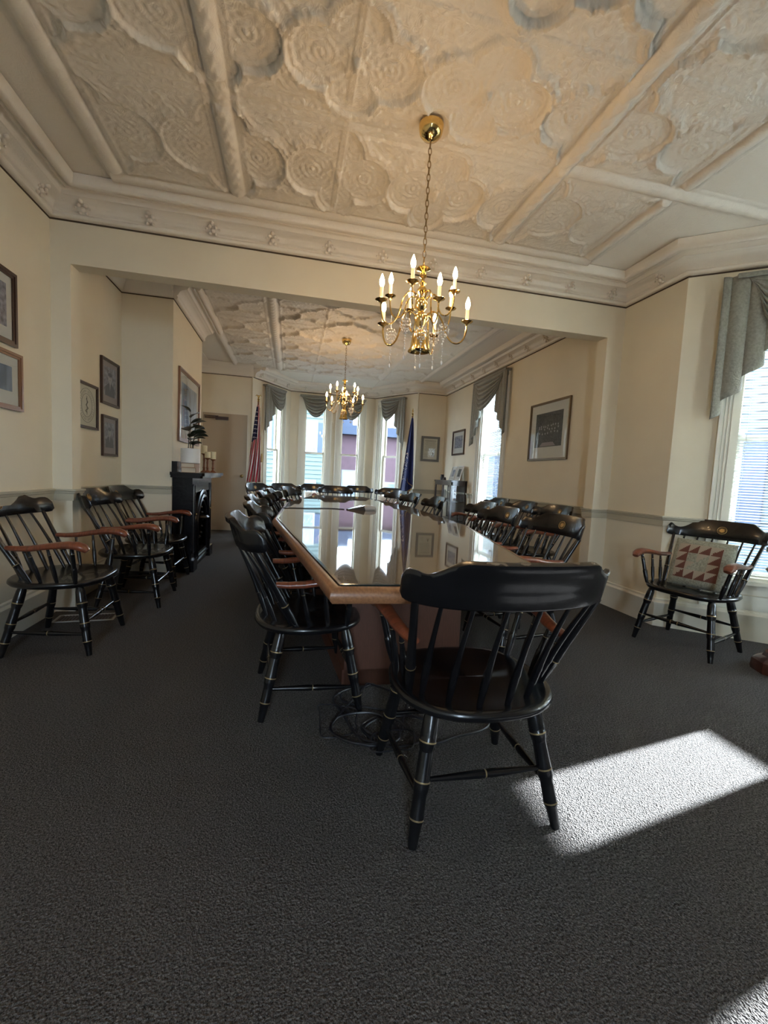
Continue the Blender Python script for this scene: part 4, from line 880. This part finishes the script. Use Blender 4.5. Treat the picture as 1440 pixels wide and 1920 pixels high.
# ------------------------------------------------------------------ things on the table
ph = thing('conference_phone', (.80, 4.62, .7625), .25, 'grey domed conference phone with a dark wedge on the glass table top', 'phone')
mb = MB(); mb.ball((.045, 0, .02), .085, 24, (1.15, .9, .42)); mb.box(-.03, .12, -.05, .05, .0, .012); mb.build('body', MPLAS, ph)
mb = MB(); P = [(-.20, -.035, .0), (-.02, -.075, .0), (-.01, .07, 0), (-.20, .03, 0), (-.20, -.03, .010), (-.03, -.06, .048), (-.02, .055, .048), (-.20, .025, .010)]; mb.hexa(P); mb.build('keypad_wedge', MDPLAS, ph, smooth=False)
mb = MB(); mb.lathe([(0, .055), (.03, .053), (.034, .048)], (.05, 0, 0), 16); mb.build('speaker_grille', MMATP, ph)
mb = MB(); P = []
for i in range(60):
    t = i/59; P.append((.58-.66*t, 4.60-.10*t+.13*math.sin(t*PI)*(1-t)+.02*math.sin(t*9), .767))
for i in range(1, 16): t = i/15; P.append((-.085-.035*math.sin(t*PI/2), 4.50+.02*t, .767-.06*t-.25*t*t))
mb.tube(P, .0045, 6)
tag(mb.build('phone_cable', MCAB), 'black cable running from the phone across the glass to the left table edge', 'cable')

# ------------------------------------------------------------------ cables on the carpet
def coil(pts, rad, lb, nm='floor_cable'):
    P = []; k = len(pts)
    for i in range(k-1):
        p0, p1, p2, p3 = [np.array(pts[max(0, min(k-1, i+q))], float) for q in (-1, 0, 1, 2)]
        for j in range(8):
            t = j/8; P.append(tuple(.5*((2*p1)+(-p0+p2)*t+(2*p0-5*p1+4*p2-p3)*t*t+(-p0+3*p1-3*p2+p3)*t**3)))
    P.append(tuple(map(float, pts[-1]))); mb = MB(); mb.tube(P, rad, 6); tag(mb.build(nm, MCAB), lb, 'cable', 'cables on the carpet')
rnd = random.Random(4)
def loop(cx, cy_, rx, ry, n, ph, z=.006, jit=.03, turns=1.0): return [(cx+rx*math.cos(ph+2*PI*turns*i/n)+rnd.uniform(-jit, jit), cy_+ry*math.sin(ph+2*PI*turns*i/n)+rnd.uniform(-jit, jit), z+.004*(i % 3)) for i in range(n+1)]
coil([(.62, 2.24, .006), (.55, 2.26, .006)]+loop(.42, 1.95, .17, .26, 12, 1.4, turns=1.2)+loop(.50, 1.78, .15, .12, 10, 1.0, turns=1.4), .0055, 'black cable coiled loosely on the carpet left of the near chair legs')
coil([(.47, 2.25, .008)]+loop(.36, 1.80, .14, .12, 10, 2.2, .012, turns=1.7)+[(.60, 1.66, .008), (.75, 1.69, .006), (.92, 1.74, .006), (1.02, 1.9, .006)], .0055, 'black cable looping under the near chair and trailing off to the right')
coil([(.28, 2.0, .006)]+loop(.24, 1.88, .10, .13, 9, .5, .008, turns=1.1)+loop(.46, 1.70, .12, .07, 8, 3.1, .014, turns=1.3), .0035, 'thin black cable coiled beside the leg of the first left table chair')

# ------------------------------------------------------------------ cushions
def cushion(name, w, h, th, loc, rot, fn, mats, label):
    nu = 49; mb = MB()
    for sd in (1, -1):
        A = np.zeros((nu, nu, 3))
        for i in range(nu):
            for j in range(nu):
                u, v = i/(nu-1)*2-1, j/(nu-1)*2-1; k_ = 1-.06*(u*u)*(1-v*v)-.0; k2 = 1-.06*(v*v)*(1-u*u)
                A[i, j] = (w/2*u*k2, sd*th/2*((1-u**4)*(1-v**4))**.55+.004*math.sin(u*9+v*4)*(1-u*u)*(1-v*v), h/2*v*k_)
        if sd == 1: mb.grid(A, lambda i, j: fn(i/(nu-1), j/(nu-1)))
        else: mb.grid(A[::-1], lambda i, j: 0)
    o = mb.build(name, mats, ang=80); o.location = loc; o.rotation_euler = rot; return tag(o, label, 'cushion')
def quilt(u, v):
    u = (1-u-.14)/.72; v = (v-.14)/.72
    if not (0 <= u < 1 and 0 <= v < 1): return 0
    a, b = u*4, v*3.6/3.6*4; i, j = int(a), int(b); fa, fb = a-i, b-j
    if 1 <= i <= 2 and 1 <= j <= 2: return 0 if (fa+fb) < 0 or (i+j) % 2 == 1 else (2 if fb > fa else 0)
    return 1 if fb < fa else 2
a = math.radians(197); fx, fy = math.cos(a), math.sin(a)
cushion('quilted_cushion', .40, .36, .13, (2.91-fx*.10, 2.55-fy*.10, .60), (math.radians(16), 0, a-PI/2), quilt, [MPIL, MPILR, MPILT], 'square sage cushion with rust triangle patchwork on the bay armchair')
def star(u, v):
    x, y = abs(u-.5)*2, abs(v-.5)*2
    return 1 if (x+y < .85 and (x < .28 or y < .28)) else 2 if (x+y < 1.0) else 0
a = math.radians(-88); fx, fy = math.cos(a), math.sin(a); cx, cy2 = .48+.385*fx, 9.10+.385*fy
cushion('star_cushion', .40, .34, .12, (cx-fx*.11, cy2-fy*.11, .60), (math.radians(16), 0, a-PI/2), star, [MPILT, MPILR, MMAT], 'pale cushion with a star patch on the far bay chair left of the head chair')
a = math.radians(-124); fx, fy = math.cos(a), math.sin(a); cx, cy2 = 2.02+.385*fx, 8.45+.385*fy
cushion('ring_cushion', .40, .34, .12, (cx-fx*.11, cy2-fy*.11, .60), (math.radians(16), 0, a-PI/2), lambda u, v: 1 if .15 < math.hypot(u-.5, v-.5) < .22 else 0, [MPILT, MPILR], 'pale cushion with a brown ring on the far bay chair by the rightmost window')

# ------------------------------------------------------------------ mahogany stand at the right edge, floor register
ps = thing('pedestal_stand', (3.12, 2.06, 0), 0, 'dark mahogany turned pedestal stand at the right edge of the picture', 'stand')
mb = MB(); mb.lathe([(0, 0), (.15, 0), (.155, .02), (.15, .07), (.10, .10), (.085, .13), (.055, .17)], n=8); mb.build('base', MMAHO, ps, ang=25)
mb = MB(); mb.lathe([(.055, .16), (.05, .22), (.038, .30), (.03, .40), (.028, .52), (.035, .58), (.11, .63), (.135, .66), (.11, .69), (.04, .72), (.03, .75)], n=16); mb.build('column', MMAHO, ps)
mb = MB(); mb.lathe([(.03, .74), (.11, .76), (.14, .775), (.14, .80), (0, .80)], n=32); mb.build('top', MBLACK, ps)
rg = thing('floor_register', (-1.42, 3.44, .001), .1, 'metal floor register behind the nearest left wall chair', 'vent')
mb = MB(); mb.box(-.19, .19, -.08, -.065, 0, .006); mb.box(-.19, .19, .065, .08, 0, .006); mb.box(-.19, -.175, -.065, .065, 0, .006); mb.box(.175, .19, -.065, .065, 0, .006); mb.build('frame', MREG, rg, smooth=False)
mb = MB()
for i in range(17): x = -.165+i*.0206; mb.box(x, x+.007, -.065, .065, 0, .004)
mb.build('grille', MFD, rg, smooth=False)

# ------------------------------------------------------------------ outside
mb = MB(); mb.box(-60, 60, -40, 80, -1.4, -1.2); tag(mb.build('street', MGRD, smooth=False), 'pale street and pavement outside the windows', 'street', kind='structure')
def siding(mb, fr, a0, a1, z0, z1, step=.16):
    z = z0
    while z < z1: mb.hexa([fr.pt(a0, 0, z), fr.pt(a1, 0, z), fr.pt(a1, .035, z), fr.pt(a0, .035, z), fr.pt(a0, 0, z+step), fr.pt(a1, 0, z+step), fr.pt(a1, .008, z+step), fr.pt(a0, .008, z+step)]); z += step
def house(name, P, Q, depth, h, mwall, wins, label, sid=True, cornice=True, z0=-1.2, flat=False):
    fr = Fr(P, Q); o = thing(name, (*fr.pt(fr.L/2, 0, 0)[:2], z0), 0, label, 'building'); inv = Matrix.Translation(Vector((*fr.pt(fr.L/2, 0, 0)[:2], z0))).inverted()
    def B(mb, nm, m, **k): q = mb.build(nm, m, o, smooth=False); q.matrix_parent_inverse = inv; return q
    mb = MB(); mb.fbox(fr, 0, fr.L, -depth, 0, z0, h)
    if sid: siding(mb, fr, 0, fr.L, z0+.4, h-.2)
    B(mb, 'wall', mwall)
    mb = MB()
    if flat: mb.fbox(fr, -.2, fr.L+.2, -depth, .35, h, h+.45); mb.fbox(fr, fr.L*.3, fr.L*.3+.8, -1.5, -.8, h+.4, h+1.2); mb.fbox(fr, fr.L*.88, fr.L*.88+.7, -1.5, -.8, h+.4, h+1.0)
    else: mb.hexa([fr.pt(-.3, -depth-.3, h), fr.pt(fr.L+.3, -depth-.3, h), fr.pt(fr.L+.3, .4, h), fr.pt(-.3, .4, h), fr.pt(.2, -depth/2, h+2.2), fr.pt(fr.L-.2, -depth/2, h+2.2), fr.pt(fr.L-.2, -depth/2+.1, h+2.2), fr.pt(.2, -depth/2+.1, h+2.2)])
    B(mb, 'roof', MSHUT if flat else MROOF)
    for (s, z, w, hh, sh) in wins:
        mb = MB(); mb.fbox(fr, s-.08, s+w+.08, .0, .06, z-.08, z+hh+.1); f = B(mb, 'window', MOUTW)
        mb = MB(); mb.fbox(fr, s, s+w, .06, .066, z, z+hh*.48); mb.fbox(fr, s, s+w, .06, .066, z+hh*.52, z+hh); q = mb.build('pane', MDGL, f, smooth=False)
        if sh:
            for a in (s-.08-w*.5, s+w+.08): mb = MB(); mb.fbox(fr, a, a+w*.5, .04, .08, z-.04, z+hh+.04); B(mb, 'shutter', MSHUT)
    return o
house('clapboard_house', (1.55, 16.5), (-9, 16.5), 8, 6.2, MSIDE, [(.68, 1.95, .40, 1.05, 1), (2.35, 1.95, .42, 1.05, 1), (4.6, 1.95, .42, 1.05, 1), (6.8, 1.95, .42, 1.05, 1), (.68, -.2, .5, 1.0, 0), (2.6, -.3, .5, 1.1, 0)], 'pale green clapboard house with blue shutters seen through the far bay windows')
house('brick_building', (12.5, 21), (1.7, 21), 8, 3.1, MBRICK, [(9.2, -1.0, .8, 2.3, 0), (7.2, -.9, 1.0, 1.7, 0), (4.8, -.9, 1.2, 1.7, 0), (2.0, -.9, 1.2, 1.7, 0)], 'low red brick building with a dark cornice seen through the far bay windows', sid=False, flat=True)
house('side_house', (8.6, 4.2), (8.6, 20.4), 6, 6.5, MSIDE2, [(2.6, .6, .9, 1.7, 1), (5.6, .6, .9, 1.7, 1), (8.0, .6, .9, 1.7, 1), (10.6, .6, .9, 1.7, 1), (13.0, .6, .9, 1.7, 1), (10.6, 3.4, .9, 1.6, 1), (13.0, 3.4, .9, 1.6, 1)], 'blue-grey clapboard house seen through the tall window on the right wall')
